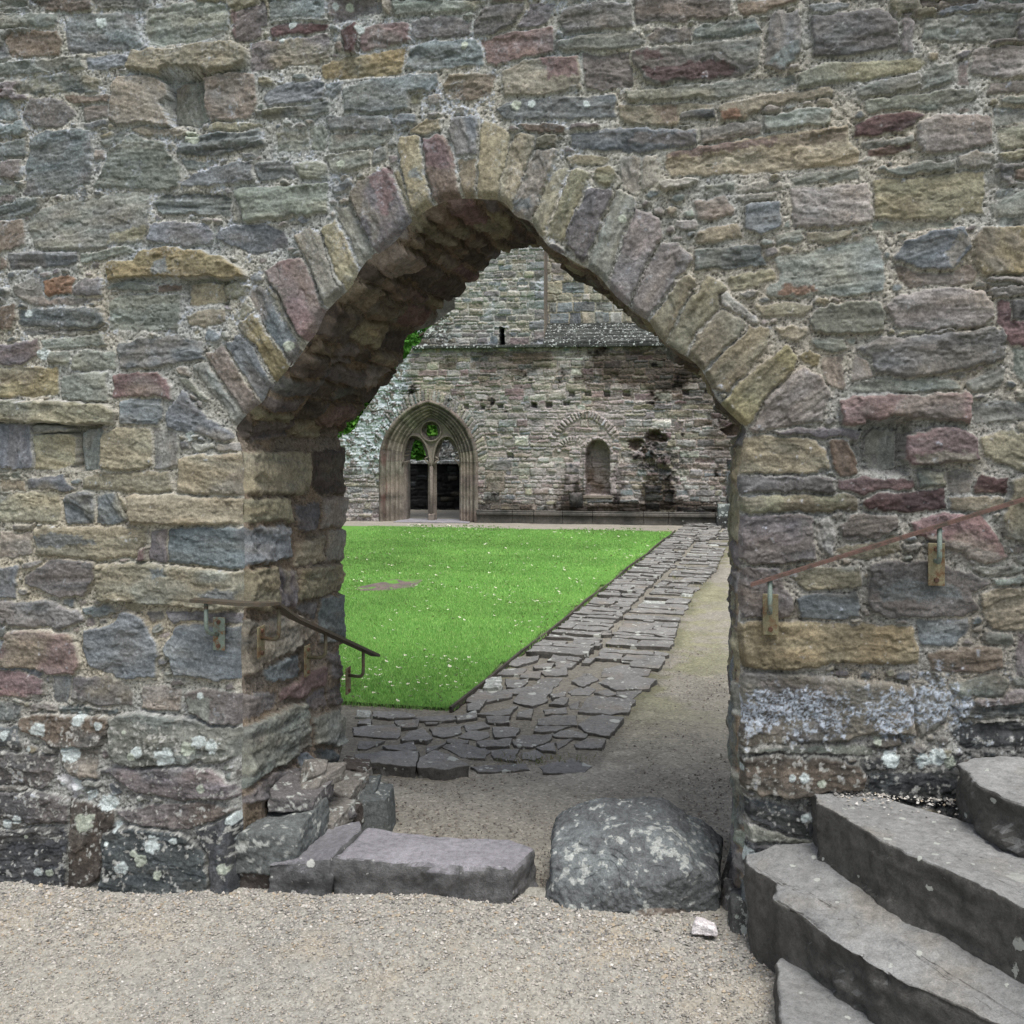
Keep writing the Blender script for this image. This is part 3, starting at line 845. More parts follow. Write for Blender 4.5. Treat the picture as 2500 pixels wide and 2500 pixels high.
# clear the machine-laid courses away from the traced field (they only continue the wall beyond it)
def in_view(s):
    c = s['p'].mean(0); rx = np.array([c[0], D]); t = rx @ FW; u = 1250+FPX*(rx @ RT)/t; v = HOR+(CAM_H-c[1])*FPX/t
    return 0 < u < 2500 and v > 8
n_tr = len(parse(TILES, W))+len(parse(VOUSS, W))
near = [s for s in near[:-n_tr] if not in_view(s)]+near[-n_tr:]
xs = axis([(-7.2, xl-.08, .03), (xl-.08, xr+.1, .0032), (xr+.1, 5.0, .03)])
zs = axis([(z_bot, 3.2, .0032), (3.2, 5.2, .03)])
# small chips of stone bedded in the wide joints
X0, Z0 = np.meshgrid(xs[::3], zs[::3]); cov = np.zeros(X0.shape, bool)
for s in near:
    if s['kind'] == 'patch': continue
    lo = s['p'].min(0)-.01; hi = s['p'].max(0)+.01
    i0, i1 = np.searchsorted(xs[::3], (lo[0], hi[0])); j0, j1 = np.searchsorted(zs[::3], (lo[1], hi[1]))
    if i1 > i0 and j1 > j0: cov[j0:j1, i0:i1] |= sdf(X0[j0:j1, i0:i1], Z0[j0:j1, i0:i1], s['p']) > -.004
chips = []
for _ in range(9000):
    x = rs.uniform(xl, xr); z = rs.uniform(.3, 3.0); w = rs.choice([.008, .014, .022, .035])*rs.uniform(.8, 1.4); h = w*rs.uniform(.3, .75); t = rs.normal(0, .25)
    i0, i1 = np.searchsorted(xs[::3], (x-w-.004, x+w+.004)); j0, j1 = np.searchsorted(zs[::3], (z-h-.004, z+h+.004))
    if i1 <= i0 or j1 <= j0 or cov[j0:j1, i0:i1].any(): continue
    th = np.linspace(0, 2*np.pi, 8)[:-1]+rs.uniform(0, 1); q = np.stack([np.cos(th)*w, np.sin(th)*h], -1)*rs.uniform(.75, 1.1, (7, 1))
    q = q @ np.array([[math.cos(t), math.sin(t)], [-math.sin(t), math.cos(t)]])+(x, z)
    chips.append(dict(p=q, grp=0, kind='stone', c=rs.choice(list('gntopms')), h=-.000+rs.uniform(0, .003))); cov[j0:j1, i0:i1] = True
near = near[:-n_tr]+chips+near[-n_tr:]
X, Z, H, CC, MM, ID = masonry(xs, zs, near, 21)
# where the photo point of each grid vertex lies (only to place weathering that has a place of its own on the wall)
tt = X*FW[0]+D*FW[1]; U = 1250+FPX*(X*RT[0]+D*RT[1])/tt; V = HOR+(CAM_H-Z)*FPX/tt
def put(mask, col, dh=0.):
    global CC, H
    m = mask[..., None]; CC = CC*(1-m)+srgb(col)*m; H = H+mask*dh
n1 = fbm(X*26, Z*26, 4, 60); n2 = fbm(X*75, Z*75, 3, 61); n3 = fbm(X*6, Z*6, 3, 62); n4 = fbm(X*190, Z*190, 2, 63)
# greyer, paler old mortar upper left; warm pink-tan mortar to the right
ul = sm(1750, 1250, U)*sm(1000, 700, V)
CC = CC*(1-(MM*ul*.45)[..., None]*np.array([.04, 0., -.07]))
rt_ = sm(1500, 1900, U)
CC = CC*(1-(MM*rt_)[..., None]*np.array([.07, .09, .09]))
ll = sm(900, 1500, V)*sm(900, 500, U)*sm(1750, 1600, V)
CC = CC*(1+(MM*ll)[..., None]*np.array([.06, .0, -.10]))
# crusts of pale lichen along the joints
m = ul*sm(.18, .50, n1+.35*n2+.25*n3)*(.18+.82*MM)*sm(-.3, .25, n4+.2*n2)
put(np.clip(m, 0, 1)*.85, (166, 171, 178), .0012)
# algae and dirt on the footing courses, with pale speckle
gl = sm(1660, 1860, V+60*n3)*sm(1000, 600, U)
gr = sm(1700, 1800, V+60*n3)*sm(1500, 1700, U)
CC = CC*(1-gl*.36*sm(-.6, .4, n1+.4*n3))[..., None]
CC = CC*(1-gr*.45*sm(-.6, .4, n1+.4*n3))[..., None]
gm = (np.clip(gr*.7+gl*.8, 0, .8)*MM)[..., None]; CC = CC*(1-gm)+(CC.mean(-1, keepdims=True)*np.array([.95, .95, .9]))*gm
CC = CC*(1-.30*sm(-.5, .4, n3+.5*fbm(X*2.2, Z*2.2, 2, 90))*sm(1500, 1900, U)*sm(800, 1150, V))[..., None]  # lower right of the wall darkened in colour, shade painted in
sp = np.clip(gl+gr*.8, 0, 1)*sm(.42, .6, n2+.25*n1+.2*n3)
put(sp*.62, (160, 160, 154), .0008)
sp2 = gl*sm(1960, 1700, V)*sm(.30, .55, n2*.7+n1*.5+.1)
put(sp2*.5, (152, 148, 142), .0006)
# pale grey-blue crust on the long stone right of the opening, at its foot
crust = np.exp(-((U-1930)/190)**2-((V-1730)/62)**2)+.8*np.exp(-((U-2190)/70)**2-((V-1745)/60)**2)+.5*np.exp(-((U-2330)/120)**2-((V-1720)/80)**2)
put(sm(.30, .62, crust*.85+.30*n2+.28*n1)*sm(-.5, .2, n4)*.85, (152, 160, 170), .001)
for lu, lv, lr in LICHEN:
    w = (abs(U-lu) < lr*1.7) & (abs(V-lv) < lr*1.7)
    if not w.any(): continue
    dd = np.hypot(U[w]-lu, V[w]-lv)/lr+.22*n1[w]+.30*n2[w]; f = sm(1.05, .85, dd)
    c = srgb((172, 180, 178) if (lu*7+lv) % 3 else (160, 166, 152)); f3 = (f*.86)[:, None]
    CC[w] = CC[w]*(1-f3)+c*f3*(1+.12*n2[w])[:, None]; H[w] += .0018*f
# flowing white crust streaks at the left foot
st = np.exp(-((U-180-.55*(V-1900))/22)**2)*sm(1870, 1900, V)*sm(1950, 1915, V)
put(sm(.3, .6, st+.4*n2)*.7, (178, 176, 178))
H = H+.022*sm(1740, 1900, V+30*n3)*sm(1300, 900, U)+.018*sm(1760, 1850, V+30*n3)*sm(1300, 1700, U)
# opening: rounded arris towards the reveal
e = -sdf(X, Z, np.concatenate([[(PS[0, 0], -1)], PS[::3], [(PS[-1, 0], -1)]])); e = np.where(np.abs(X-(-.75)) < 4, e, 9.)
rc = r_corner(X, Z); e0 = .293*rc
fade = sm(0, .022, e-e0); H = H*fade
corner = np.where(e < rc, rc-np.sqrt(np.maximum(rc**2-(rc-np.clip(e, 0, None))**2, 0)), 0)
Y = D-H+corner
keepv = e >= e0-.0026
q = keepv[:-1, :-1] & keepv[1:, :-1] & keepv[:-1, 1:] & keepv[1:, 1:]
gz, gx = np.gradient(e, zs, xs); nn = np.hypot(gx, gz)+1e-9
push = np.where(e < e0, e0-e, 0)*keepv
Xp = X+push*gx/nn; Zp = Z+push*gz/nn
Y = np.where(push > 0, D+.293*rc, Y)
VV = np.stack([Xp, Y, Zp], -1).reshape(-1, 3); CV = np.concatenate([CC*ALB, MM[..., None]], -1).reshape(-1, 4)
wall = thing("stone_wall", "near rubble stone wall of grey, purple and tan stones pierced by the pointed archway", "wall", (-.77, D, 0))
ring = (ID[:-1, :-1] == 1) & q
for nm, kq in (("masonry", q & ~ring), ("arch_ring", ring)):
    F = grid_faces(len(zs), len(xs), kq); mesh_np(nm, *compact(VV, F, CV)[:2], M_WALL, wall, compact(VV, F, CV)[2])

# ---- reveal: jambs and soffit as one sheet along the profile
def ring_s(z): return np.interp(z, PS[:len(PS)//3, 1], S[:len(PS)//3])
jst = []
for ln in JAMB.strip().splitlines():
    tk = ln.split(); p = np.array([[float(a) for a in q_.split(',')] for q_ in tk[1:]])
    yz = J(550+p[:, 0]/1.7575, 1000+p[:, 1]/1.7575, -1.572)
    h = float(tk[0][1:]) if len(tk[0]) > 1 else 0
    jst.append(dict(p=np.stack([yz[:, 0]-D, ring_s(yz[:, 1])], -1), grp=0, kind='stone', c=tk[0][0], h=h/1000))
sL = float(ring_s(float(W(597, 1075)[1]))); iR = len(PS)*2//3+np.argmin(np.abs(PS[len(PS)*2//3:, 1]-float(W(1800, 1090)[1]))); sR = S[iR]
rs = np.random.RandomState(77)
rev = coursed(-.02, T_WALL+.06, -.1, sL, rs, (.08, .18), (.12, .35), "tgpont")
rev = [s for s in rev if s['p'][:, 1].mean() < .05 or s['p'][:, 1].mean() > 1.02]
rev = [s for s in rev if s['p'][:, 1].mean() < .05]
rev += coursed(-.04, T_WALL+.06, sL+.01, sR-.01, rs, (.05, .13), (.16, .42), "btBoptbBrB", jit=.03, hb=.006)
rev += coursed(-.02, T_WALL+.06, sR, S[-1], rs, (.09, .2), (.2, .4), "tonpgom")
rev += jst
ws = np.arange(0, T_WALL+.001, .0055)
Xr, Zr, Hr, Cr, Mr, Ir = masonry(ws, S, rev, 33, warp=.009, mcol=(112, 102, 90), mlump=1.6, rough=1.7, gap=.014, sat=.66)
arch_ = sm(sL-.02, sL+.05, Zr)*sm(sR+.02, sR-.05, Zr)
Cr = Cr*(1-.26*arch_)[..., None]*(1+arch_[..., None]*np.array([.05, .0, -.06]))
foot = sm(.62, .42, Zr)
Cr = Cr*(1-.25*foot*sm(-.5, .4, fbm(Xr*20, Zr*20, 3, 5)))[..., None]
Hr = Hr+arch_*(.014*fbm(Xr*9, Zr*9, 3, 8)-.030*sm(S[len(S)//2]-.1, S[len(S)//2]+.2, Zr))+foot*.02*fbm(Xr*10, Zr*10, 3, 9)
dP = np.gradient(PS, axis=0); tl = np.hypot(*dP.T)[:, None]+1e-9; nrm = np.stack([dP[:, 1], -dP[:, 0]], -1)/tl
for _ in range(12):                                # soften the normals so that neighbours do not cross
    nrm[1:-1] = (nrm[:-2]+nrm[1:-1]*2+nrm[2:])/4
nrm /= np.hypot(*nrm.T)[:, None]
rr = r_corner(PS[:, 0], PS[:, 1])[:, None]*np.ones_like(Xr)
Wd = np.maximum(Xr, .19*rr)
cor = np.where(Wd < rr, rr-np.sqrt(np.maximum(rr**2-(rr-Wd)**2, 0)), 0)
back = T_WALL-Xr; rb = .03
cor2 = np.where(back < rb, rb-np.sqrt(np.maximum(rb**2-(rb-back)**2, 0)), 0)
Hd = Hr*sm(0, .022, Wd-.293*rr)
off = Hd-cor-cor2
yoff = (.035*fbm(Zr*7, Xr*3, 3, 14)+.012*fbm(Zr*30, Xr*5, 2, 15))*sm(.25, 0, back)    # ragged inner arris
VR = np.stack([PS[:, 0][:, None]+nrm[:, 0][:, None]*off, D+Wd+yoff, PS[:, 1][:, None]+nrm[:, 1][:, None]*off], -1).reshape(-1, 3)
CR = np.concatenate([Cr*ALB, Mr[..., None]], -1).reshape(-1, 4)
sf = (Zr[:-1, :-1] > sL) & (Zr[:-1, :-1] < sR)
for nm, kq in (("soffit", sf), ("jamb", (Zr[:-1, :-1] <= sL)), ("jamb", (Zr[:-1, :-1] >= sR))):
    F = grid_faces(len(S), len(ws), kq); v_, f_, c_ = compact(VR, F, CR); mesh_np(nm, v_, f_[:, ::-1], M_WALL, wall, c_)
# ---- core: the far face, top and ends
yb = D+T_WALL-.012
out = [(-7.2, z_bot), (-7.2, 5.2), (4.97, 5.2), (4.97, z_bot)]
prof_b = [(float(a), float(b)) for a, b in PS[::6]][::-1]
m = MB(); bm_ = m.bm
vb = [bm_.verts.new((x, yb, z)) for x, z in out+[(p[0]+.03*n_[0]*-1, p[1]-.03*n_[1]) for p, n_ in zip(prof_b, nrm[::6][::-1])]]
bm_.faces.new(vb)
fr = [bm_.verts.new((x, D+.02, z)) for x, z in out]
for a, b in ((0, 1), (1, 2), (2, 3)): bm_.faces.new((vb[a], vb[b], fr[b], fr[a]))
M_CORE = rock_mat("wall_core", A(118, 110, 100), A(84, 80, 76), A(160, 158, 150), .66)
m.build("wall_core", M_CORE, wall)
adopt(wall)
# ------------------------------------------------------------------ rocks, blocks and slabs
def rock(name, c, planes, mat, parent=None, p=14, n=44, amp=.012, freq=9., seed=0, rot=0., layer=0., scale=1., code=None, extra=None):
    """a stone cut by planes (nx,ny,nz,dist) with softened edges and a rough face"""
    V = []; Fq = []; g = np.linspace(-1, 1, n+1); a, b = np.meshgrid(g, g)
    a = np.tan(a*.785); b = np.tan(b*.785)
    for i, (f, s) in enumerate([(k, sgn) for k in range(3) for sgn in (1, -1)]):
        q = [None]*3; q[f] = np.full_like(a, s); q[(f+1) % 3] = a*s; q[(f+2) % 3] = b
        V.append(np.stack(q, -1).reshape(-1, 3)); Fq.append(grid_faces(n+1, n+1)+i*(n+1)**2)
    V = np.concatenate(V); d = V/np.linalg.norm(V, axis=1)[:, None]
    PL = np.array(planes, float); nn = PL[:, :3]/np.linalg.norm(PL[:, :3], axis=1)[:, None]
    k = np.clip(d @ nn.T, 0, None)/PL[:, 3]
    r = 1/np.power((k**p).sum(1), 1/p)
    P = d*r[:, None]*scale
    nz = fbm3(P*freq, 4, seed)*amp+fbm3(P*freq*5, 4, seed+3)*amp*.34
    cell = np.floor(fbm3(P*freq*.6, 2, seed+9)*3)/3
    nz = nz+cell*amp*.8
    if layer: nz = nz+layer*(vn3(P*np.array([3, 3, 55.]), seed+5)-.5)
    P = P+d*nz[:, None]
    col = None
    if code:
        base = srgb(PAL[code]); base = (base @ np.array([.3, .5, .2]))*.45+base*.55
        m1 = fbm3(P*9, 4, seed+11); m2 = fbm3(P*34, 3, seed+12); m3 = fbm3(P*80, 3, seed+13)
        cl_ = base*(1+.28*m1+.22*m2+.15*m3)[:, None]
        gr_ = sm(-.5, .5, m1+.5*m2)*.35; cl_ = cl_*(1-gr_)[:, None]
        if extra is not None: cl_ = extra(P, cl_, m1, m2, m3)
        k_ = sm(.34, .52, m2*.8+m3*.5+.25*m1)*.7; cl_ = cl_*(1-k_[:, None])+srgb((160, 162, 156))*k_[:, None]
        col = np.c_[np.clip(cl_, .004, .9)*ALB, np.zeros(len(P))]
    cs, sn = math.cos(rot), math.sin(rot); P = P @ np.array([[cs, sn, 0], [-sn, cs, 0], [0, 0, 1]])
    key = np.round(P*2e5).astype(np.int64); _, idx, inv = np.unique(key, axis=0, return_index=True, return_inverse=True)
    inv = inv.reshape(-1)
    return mesh_np(name, P[idx]+np.array(c), inv[np.concatenate(Fq)], M_WALL if code else mat, parent, None if col is None else col[idx])
def slab(name, poly, zt, zb, mat, parent=None, bev=.012, step=.02, wob=.006, rough=.004, seed=0, tilt=(0, 0), undercut=0., freq=14., worn=0., rings=None):
    """a flat stone: outline poly on plan, top at zt, foot at zb, rough sides and rounded edges"""
    P = np.array(poly, float); c = P.mean(0); pts = []
    for a, b in zip(P, np.roll(P, -1, 0)):
        k = max(1, int(np.hypot(*(b-a))/step)); t = np.arange(k)/k; pts.append(a+(b-a)*t[:, None])
    B = np.concatenate(pts); n = len(B)
    B = B+wob*np.stack([fbm(B[:, 0]*16+seed, B[:, 1]*16, 3, 3), fbm(B[:, 0]*16, B[:, 1]*16+seed, 3, 6)], -1)
    Rr = np.hypot(*(B-c).T)
    def inset(dist): return c+(B-c)*(1-np.clip(dist/Rr, 0, .98))[:, None]
    V = []
    sides = max(2, int((zt-zb-bev)/max(step, .012)))
    for k in range(sides+1):
        f = k/sides; z = zb+(zt-bev-zb)*f
        q = inset(undercut*(1-f)); V.append(np.c_[q, np.full(n, z)])
    for t in (.3, .6, .85, 1.):
        an = t*math.pi/2; V.append(np.c_[inset(bev*(1-math.cos(an))), np.full(n, zt-bev+bev*math.sin(an))])
    nr = rings or max(3, int(Rr.mean()/step/1.3))
    for k in range(1, nr+1):
        f = k/(nr+1); V.append(np.c_[c+(inset(bev)-c)*(1-f), np.full(n, zt)])
    m = len(V); V = np.concatenate(V); V = np.r_[V, [[c[0], c[1], zt]]]
    F = grid_faces(m, n+1)
    i = np.arange(m*n).reshape(m, n); F = np.stack([i[:-1], np.roll(i, -1, 1)[:-1], np.roll(i, -1, 1)[1:], i[1:]], -1).reshape(-1, 4)
    last = i[-1]; capf = np.stack([last, np.roll(last, -1), np.full(n, m*n), np.full(n, m*n)], -1)
    up = sm(zt-.03, zt, V[:, 2])
    V[:, 2] += (V[:, 0]-c[0])*tilt[0]*up+(V[:, 1]-c[1])*tilt[1]*up
    nz = fbm3(V*freq+seed, 4, 2)*rough; n2 = fbm3(V*freq*4+seed, 3, 7)*rough*.35
    V[:, 2] += (nz+n2)*up
    side = (1-up)*(Rr.mean() > 0)
    dirv = np.c_[V[:, :2]-c, np.zeros(len(V))]; dirv /= np.linalg.norm(dirv, axis=1)[:, None]+1e-6
    lay_ = (vn3(V*np.array([7, 7, 60.])+seed, 4)-.5)*.016+(vn3(V*np.array([22, 22, 90.])+seed, 6)-.5)*.008
    V += dirv*((nz*2.2+n2*2.5+lay_*min(1., (zt-zb)/.15))*side)[:, None]
    tri = np.concatenate([F[:, [0, 1, 2]], F[:, [0, 2, 3]], capf[:, :3]])
    return mesh_np(name, V, tri, mat, parent)
def XY(u, v, z): q = G(u, v, z); return (float(q[0]), float(q[1]))

# ---- rough footing stones that step out of the left jamb
def at_jamb(u, v, y):                              # the point seen at (u, v) on the plane y
    q = W(u, v, y); return np.array([q[0], y, q[1]])
def fst(u, v, y, sx, sy, sz, mat, seed, rot=0., tip=.2, n=30, amp=.008):
    c = at_jamb(u, v, y)
    r_ = random.Random(seed); j = lambda: r_.uniform(-tip, tip)
    pl = [(1, j(), j(), sx), (-1, j(), j(), sx), (j(), 1, j(), sy), (j(), -1, j(), sy), (j(), j(), 1, sz), (j(), j(), -1, sz), (1, -1, 1, sx*1.25), (-1, -1, 1, sx*1.35), (1, -1, -.5, sx*1.4)]
    return rock("footing_stone", c, pl, mat, wall, amp=amp, seed=seed, rot=rot, n=max(n, 48), freq=16, p=32, code={M_FOOT: "t", M_FOOTD: "B" if seed % 3 == 2 else "s", M_FOOTP: "p"}[mat])
for a in [(676, 2040, 3.235, .135, .14, .078, M_FOOTD, 1, .06, .10), (640, 2120, 3.205, .14, .10, .11, M_FOOTD, 8, 0, .1), (815, 1968, 3.56, .085, .11, .030, M_FOOTP, 2, .2), (775, 1908, 3.40, .045, .10, .026, M_FOOT, 3, -.2),
          (735, 1938, 3.34, .085, .10, .034, M_FOOTP, 4, .1), (868, 1872, 3.86, .060, .09, .018, M_FOOTD, 5, .3), (862, 1896, 3.82, .062, .08, .022, M_FOOT, 6, 0), (884, 1938, 3.74, .055, .09, .036, M_FOOTD, 7, .2),
          (838, 1925, 3.66, .07, .10, .032, M_FOOT, 10, -.1), (790, 1992, 3.45, .085, .08, .030, M_FOOT, 13, 0), (835, 1985, 3.60, .08, .09, .032, M_FOOTD, 14, .3), (770, 1880, 3.42, .035, .08, .03, M_FOOT, 15, .1), (715, 1972, 3.38, .085, .07, .025, M_FOOTP, 16, .1)]:
    fst(*a)
c0 = at_jamb(905, 1985, 3.70)
rock("footing_stone", c0, [(1, .15, .08, .075), (-1, 0, 0, .11), (0, 1, 0, .13), (.75, -1, .1, .070), (.1, 0, 1, .078), (0, 0, -1, .12), (-.5, -.6, 1, .10)], M_FOOTD, wall, p=40, amp=.005, seed=21, n=60, code='s')
adopt(wall)

# ---- threshold: worn slab with its end broken off, and the sloping slab beside the jamb
zt = .175
bx = [XY(812, 2092, zt), XY(1062, 2104, zt), XY(1256, 2120, zt), XY(1306, 2062, zt+.01), XY(1255, 2046, zt), XY(1060, 2036, zt), XY(888, 2022, zt)]
th = slab("threshold_slab", [(x, y-.012) for x, y in bx[:3]]+bx[3:], zt, -.03, M_SLAB, bev=.028, step=.012, wob=.010, rough=.0045, seed=4, undercut=.015)
tag(th, "smooth grey threshold slab of the archway, worn pale on top, next to the boulder", "slab")
bl = [XY(655, 2112, .130), XY(735, 2101, .155), XY(810, 2094, .172), XY(886, 2023, .172), XY(880, 1996, .172), XY(790, 2012, .16), XY(740, 2045, .15), XY(690, 2080, .14)]
sl = slab("jamb_slab", bl, .152, -.03, M_SLABD, bev=.022, step=.012, wob=.008, rough=.007, seed=9, tilt=(.17, .0))
tag(sl, "sloping dark grey slab at the foot of the left jamb, lichen on its front edge", "slab")

# ---- boulder: dark, mottled with grey lichen above, a tan face where the skin has scaled off below
def boulder_col(P, c, m1, m2, m3):
    lum_ = (c @ np.array([.3, .5, .2]))[:, None]; c = c*.35+lum_*.65*np.array([.97, 1., 1.02])
    k = sm(-.25, .35, m1+.6*m2)*sm(-.06, .06, P[:, 2])*.36; c = c*(1-k[:, None])+srgb((128, 134, 134))*k[:, None]
    k = sm(.62, .72, np.exp(-((P[:, 0]-.10)/.17)**2-((P[:, 2]+.05)/.055)**2)+.16*m1+.12*m2)*(P[:, 1] < 0)*.9; c = c*(1-k[:, None])+srgb((132, 122, 112))*(1+.15*m3)[:, None]*k[:, None]
    return c*1.0
bc = np.array([float(W(1548, 2100, 3.34)[0]), 3.34, .10])
rb_ = rock("boulder", bc, [(-1, -.12, .10, .285), (1, -.05, -.05, .288), (0, -1, .10, .205), (-.05, -.72, 1, .170), (.0, -.12, 1, .180), (.60, -.1, 1, .205), (-.60, .1, 1, .250), (0, 1, .2, .21), (0, 0, -1, .2), (-1, -1, 0, .295), (1, -1, .1, .325), (.35, -.9, -.1, .215), (-.3, -1, .5, .215), (-.35, -.3, 1, .185)],
           M_BOULDER, p=34, n=170, amp=.012, freq=11, seed=5, code='s', extra=boulder_col)
tag(rb_, "big rounded grey boulder with pale lichen lying in the archway beside the threshold", "boulder")

# ---- steps
steps = thing("stone_steps", "worn grey stone steps rising to the right in front of the wall", "steps", (.45, 2.3, 0))
zs_ = [.15, .30, .515, .655]
def chain(z, pts): return [XY(u, v, z) for u, v in pts]
def ext(a, b, k): return (b[0]+(b[0]-a[0])*k, b[1]+(b[1]-a[1])*k)
def tread(front, z, depth, zb, seed, mat=M_STEP, rise=0., **kw):
    f = chain(z, front); a, b = np.array(f[-2]), np.array(f[-1]); f.append(tuple(b+(b-a)/np.hypot(*(b-a))*.5))
    d = np.array(f[-1])-np.array(f[0]); d /= np.hypot(*d); nrm_ = np.array([-d[1], d[0]])
    if nrm_[0] < 0: nrm_ = -nrm_
    bk = [np.array(f[-1])+nrm_*depth, np.array(f[0])+nrm_*depth*.5+(-d)*(.12), np.array(f[0])+(-d)*.03+nrm_*.02]
    bk = [(float(min(p[0], 9)), float(min(p[1], D+.02))) for p in bk]
    cen = np.array(f+bk).mean(0); up_ = rise*float((cen-np.array(f[2])) @ nrm_)
    return slab("step", f+bk, z+up_, zb, mat, steps, seed=seed, tilt=tuple(nrm_*rise), **kw)
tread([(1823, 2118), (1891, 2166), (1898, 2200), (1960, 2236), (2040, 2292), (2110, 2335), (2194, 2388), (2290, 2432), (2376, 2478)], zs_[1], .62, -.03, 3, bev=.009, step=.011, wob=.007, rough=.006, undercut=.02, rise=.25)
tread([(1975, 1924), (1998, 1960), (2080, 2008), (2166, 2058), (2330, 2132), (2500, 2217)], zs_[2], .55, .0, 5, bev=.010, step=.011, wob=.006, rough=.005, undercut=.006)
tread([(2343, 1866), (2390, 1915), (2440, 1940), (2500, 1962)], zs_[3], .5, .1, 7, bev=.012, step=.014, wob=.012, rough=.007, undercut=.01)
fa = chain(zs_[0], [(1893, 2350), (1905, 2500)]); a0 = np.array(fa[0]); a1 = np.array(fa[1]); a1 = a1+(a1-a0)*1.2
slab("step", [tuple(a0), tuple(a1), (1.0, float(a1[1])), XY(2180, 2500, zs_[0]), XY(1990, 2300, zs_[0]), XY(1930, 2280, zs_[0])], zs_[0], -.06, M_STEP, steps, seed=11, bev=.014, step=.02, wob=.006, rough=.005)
adopt(steps)
# rubble packed under the second step and beside the boulder
rp = [((1838, 2262), .06, .075, .06, .10, M_FOOTD, 31), ((1800, 2215), .05, .05, .06, .07, M_FOOT, 32), ((1885, 2310), .05, .05, .05, .07, M_FOOT, 33), ((1795, 2120), .06, .04, .06, .06, M_FOOTD, 34)]
lab = ["dark rough stone wedged under the left end of the steps", "brown rubble stone between the boulder and the steps", "small brown stone below the second step, at the gravel's edge", "small dark stone behind the boulder at the foot of the right jamb"]
for (uv, z, sx, sy, sz, mt, sd), lb in zip(rp, lab):
    p_ = G(uv[0], uv[1], z); r_ = random.Random(sd); j = lambda: r_.uniform(-.25, .25)
    o = rock("rubble_stone", (float(p_[0]), float(p_[1]), z), [(1, j(), j(), sx), (-1, j(), j(), sx), (j(), 1, j(), sy), (j(), -1, j(), sy), (j(), j(), 1, sz), (0, 0, -1, sz), (1, -1, 1, sx*1.3), (-1, -1, 1, sx*1.3)], mt, amp=.008, freq=14, seed=sd, n=30)
    tag(o, lb, "stone", "loose stones around the steps")
p_ = G(1722, 2263, .085)
o = rock("white_stone", (float(p_[0]), float(p_[1]), .085), [(1, .2, 0, .034), (-1, .1, .2, .034), (0, 1, .2, .022), (0, -1, .1, .022), (.2, 0, 1, .014), (0, 0, -1, .016), (1, -1, 1, .035)], M_WHITE, amp=.004, freq=30, seed=3, n=20)
tag(o, "small white stone lying on the gravel in front of the boulder", "stone")

# ---- hand rails of flat iron on bracket rods
def iron(name, base, rust, lo, hi):
    m, nt, N, L, bs = nodes(name); co = N.new("ShaderNodeTexCoord").outputs["Object"]
    a = noise_node(N, L, co, 38, 5, .7); b = noise_node(N, L, co, 300, 3, .7)
    c = mix(N, L, base, rust, ramp(N, L, a, [(lo, 0.), (hi, 1.)])); c = mix(N, L, c, ramp(N, L, b, [(.3, .55), (.7, 1.35)]), .7, 'MULTIPLY')
    L.new(c, bs.inputs["Base Color"]); bs.inputs["Roughness"].default_value = .62; bs.inputs["Metallic"].default_value = .15
    bump(N, L, bs, b, .3, .001); return m
M_BAR = iron("rail_paint", A(98, 74, 66), A(66, 58, 50), .45, .65)
M_BARD = iron("rail_dark", A(72, 66, 56), A(84, 68, 52), .5, .7)
M_PLATE = iron("plate_green", A(112, 124, 114), A(112, 80, 50), .50, .62)
M_PLATEB = iron("plate_brown", A(124, 118, 92), A(98, 72, 48), .45, .62)
M_ROD = iron("rod_green", A(106, 118, 110), A(92, 76, 58), .52, .66)
M_RODB = iron("rod_brown", A(90, 86, 68), A(84, 66, 48), .5, .62)
M_BOLT = iron("bolt_rust", A(98, 66, 48), A(70, 50, 38), .4, .6)
def arc(p, c, q, n=5):                             # rounded corner p -> c -> q
    p, c, q = Vector(p), Vector(c), Vector(q); return [(1-t)**2*p+2*t*(1-t)*c+t*t*q for t in [k/n for k in range(n+1)]]
def bracket(parent, top, side, nrm_, wallpt, drop, plate_c, size, mplate, mrod):
    """rod hanging from the bar, bending back into a plate bolted to the wall; nrm_ points out of the wall"""
    nv = Vector(nrm_).normalized(); top = Vector(top); low = top-Vector((0, 0, drop)); wp = Vector(wallpt)
    k = .028
    m = MB(); hz = (wp-low); hz.normalize()
    pts = [top]+arc(low+Vector((0, 0, k)), low, low+hz*k)+[wp]
    m.tube(pts, .0072, 10); r = m.build("bracket", mrod, parent, True)
    tang = Vector((0, 0, 1)).cross(nv); M_ = Matrix((tang, nv, Vector((0, 0, 1)))).transposed()
    pc = Vector(plate_c); m = MB(); m.box(pc, (size[0], .006, size[1]), M_, .0015); pl = m.build("plate", mplate, r)
    for sz_ in (.36, -.36):
        m = MB(); cc = pc+nv*.005+Vector((0, 0, size[1]*sz_))
        bmesh.ops.create_cone(m.bm, cap_ends=True, segments=6, radius1=.0085, radius2=.007, depth=.009, matrix=Matrix.Translation(cc) @ nv.to_track_quat('Z', 'Y').to_matrix().to_4x4())
        m.build("bolt", M_BOLT, r)
    return r
def w3(u, v, y): q = W(u, v, y); return Vector((float(q[0]), y, float(q[1])))
rr_ = thing("handrail", "straight rusty iron handrail climbing the wall to the right above the steps", "handrail", (.4, D-.05, 1.2))
yr = D-.085; a = w3(1832, 1428, yr); b = w3(2500, 1219, yr); b2 = b+(b-a)*.35
m = MB(); pf = [(-.020, -.0055), (.020, -.0055), (.020, .0055), (-.020, .0055)]
m.sweep([a, b2], [(q_*.62, r_*.9) for q_, r_ in pf], [(0, 1, 0)]*2); m.build("rail", M_BAR, rr_)
yw = D-.030
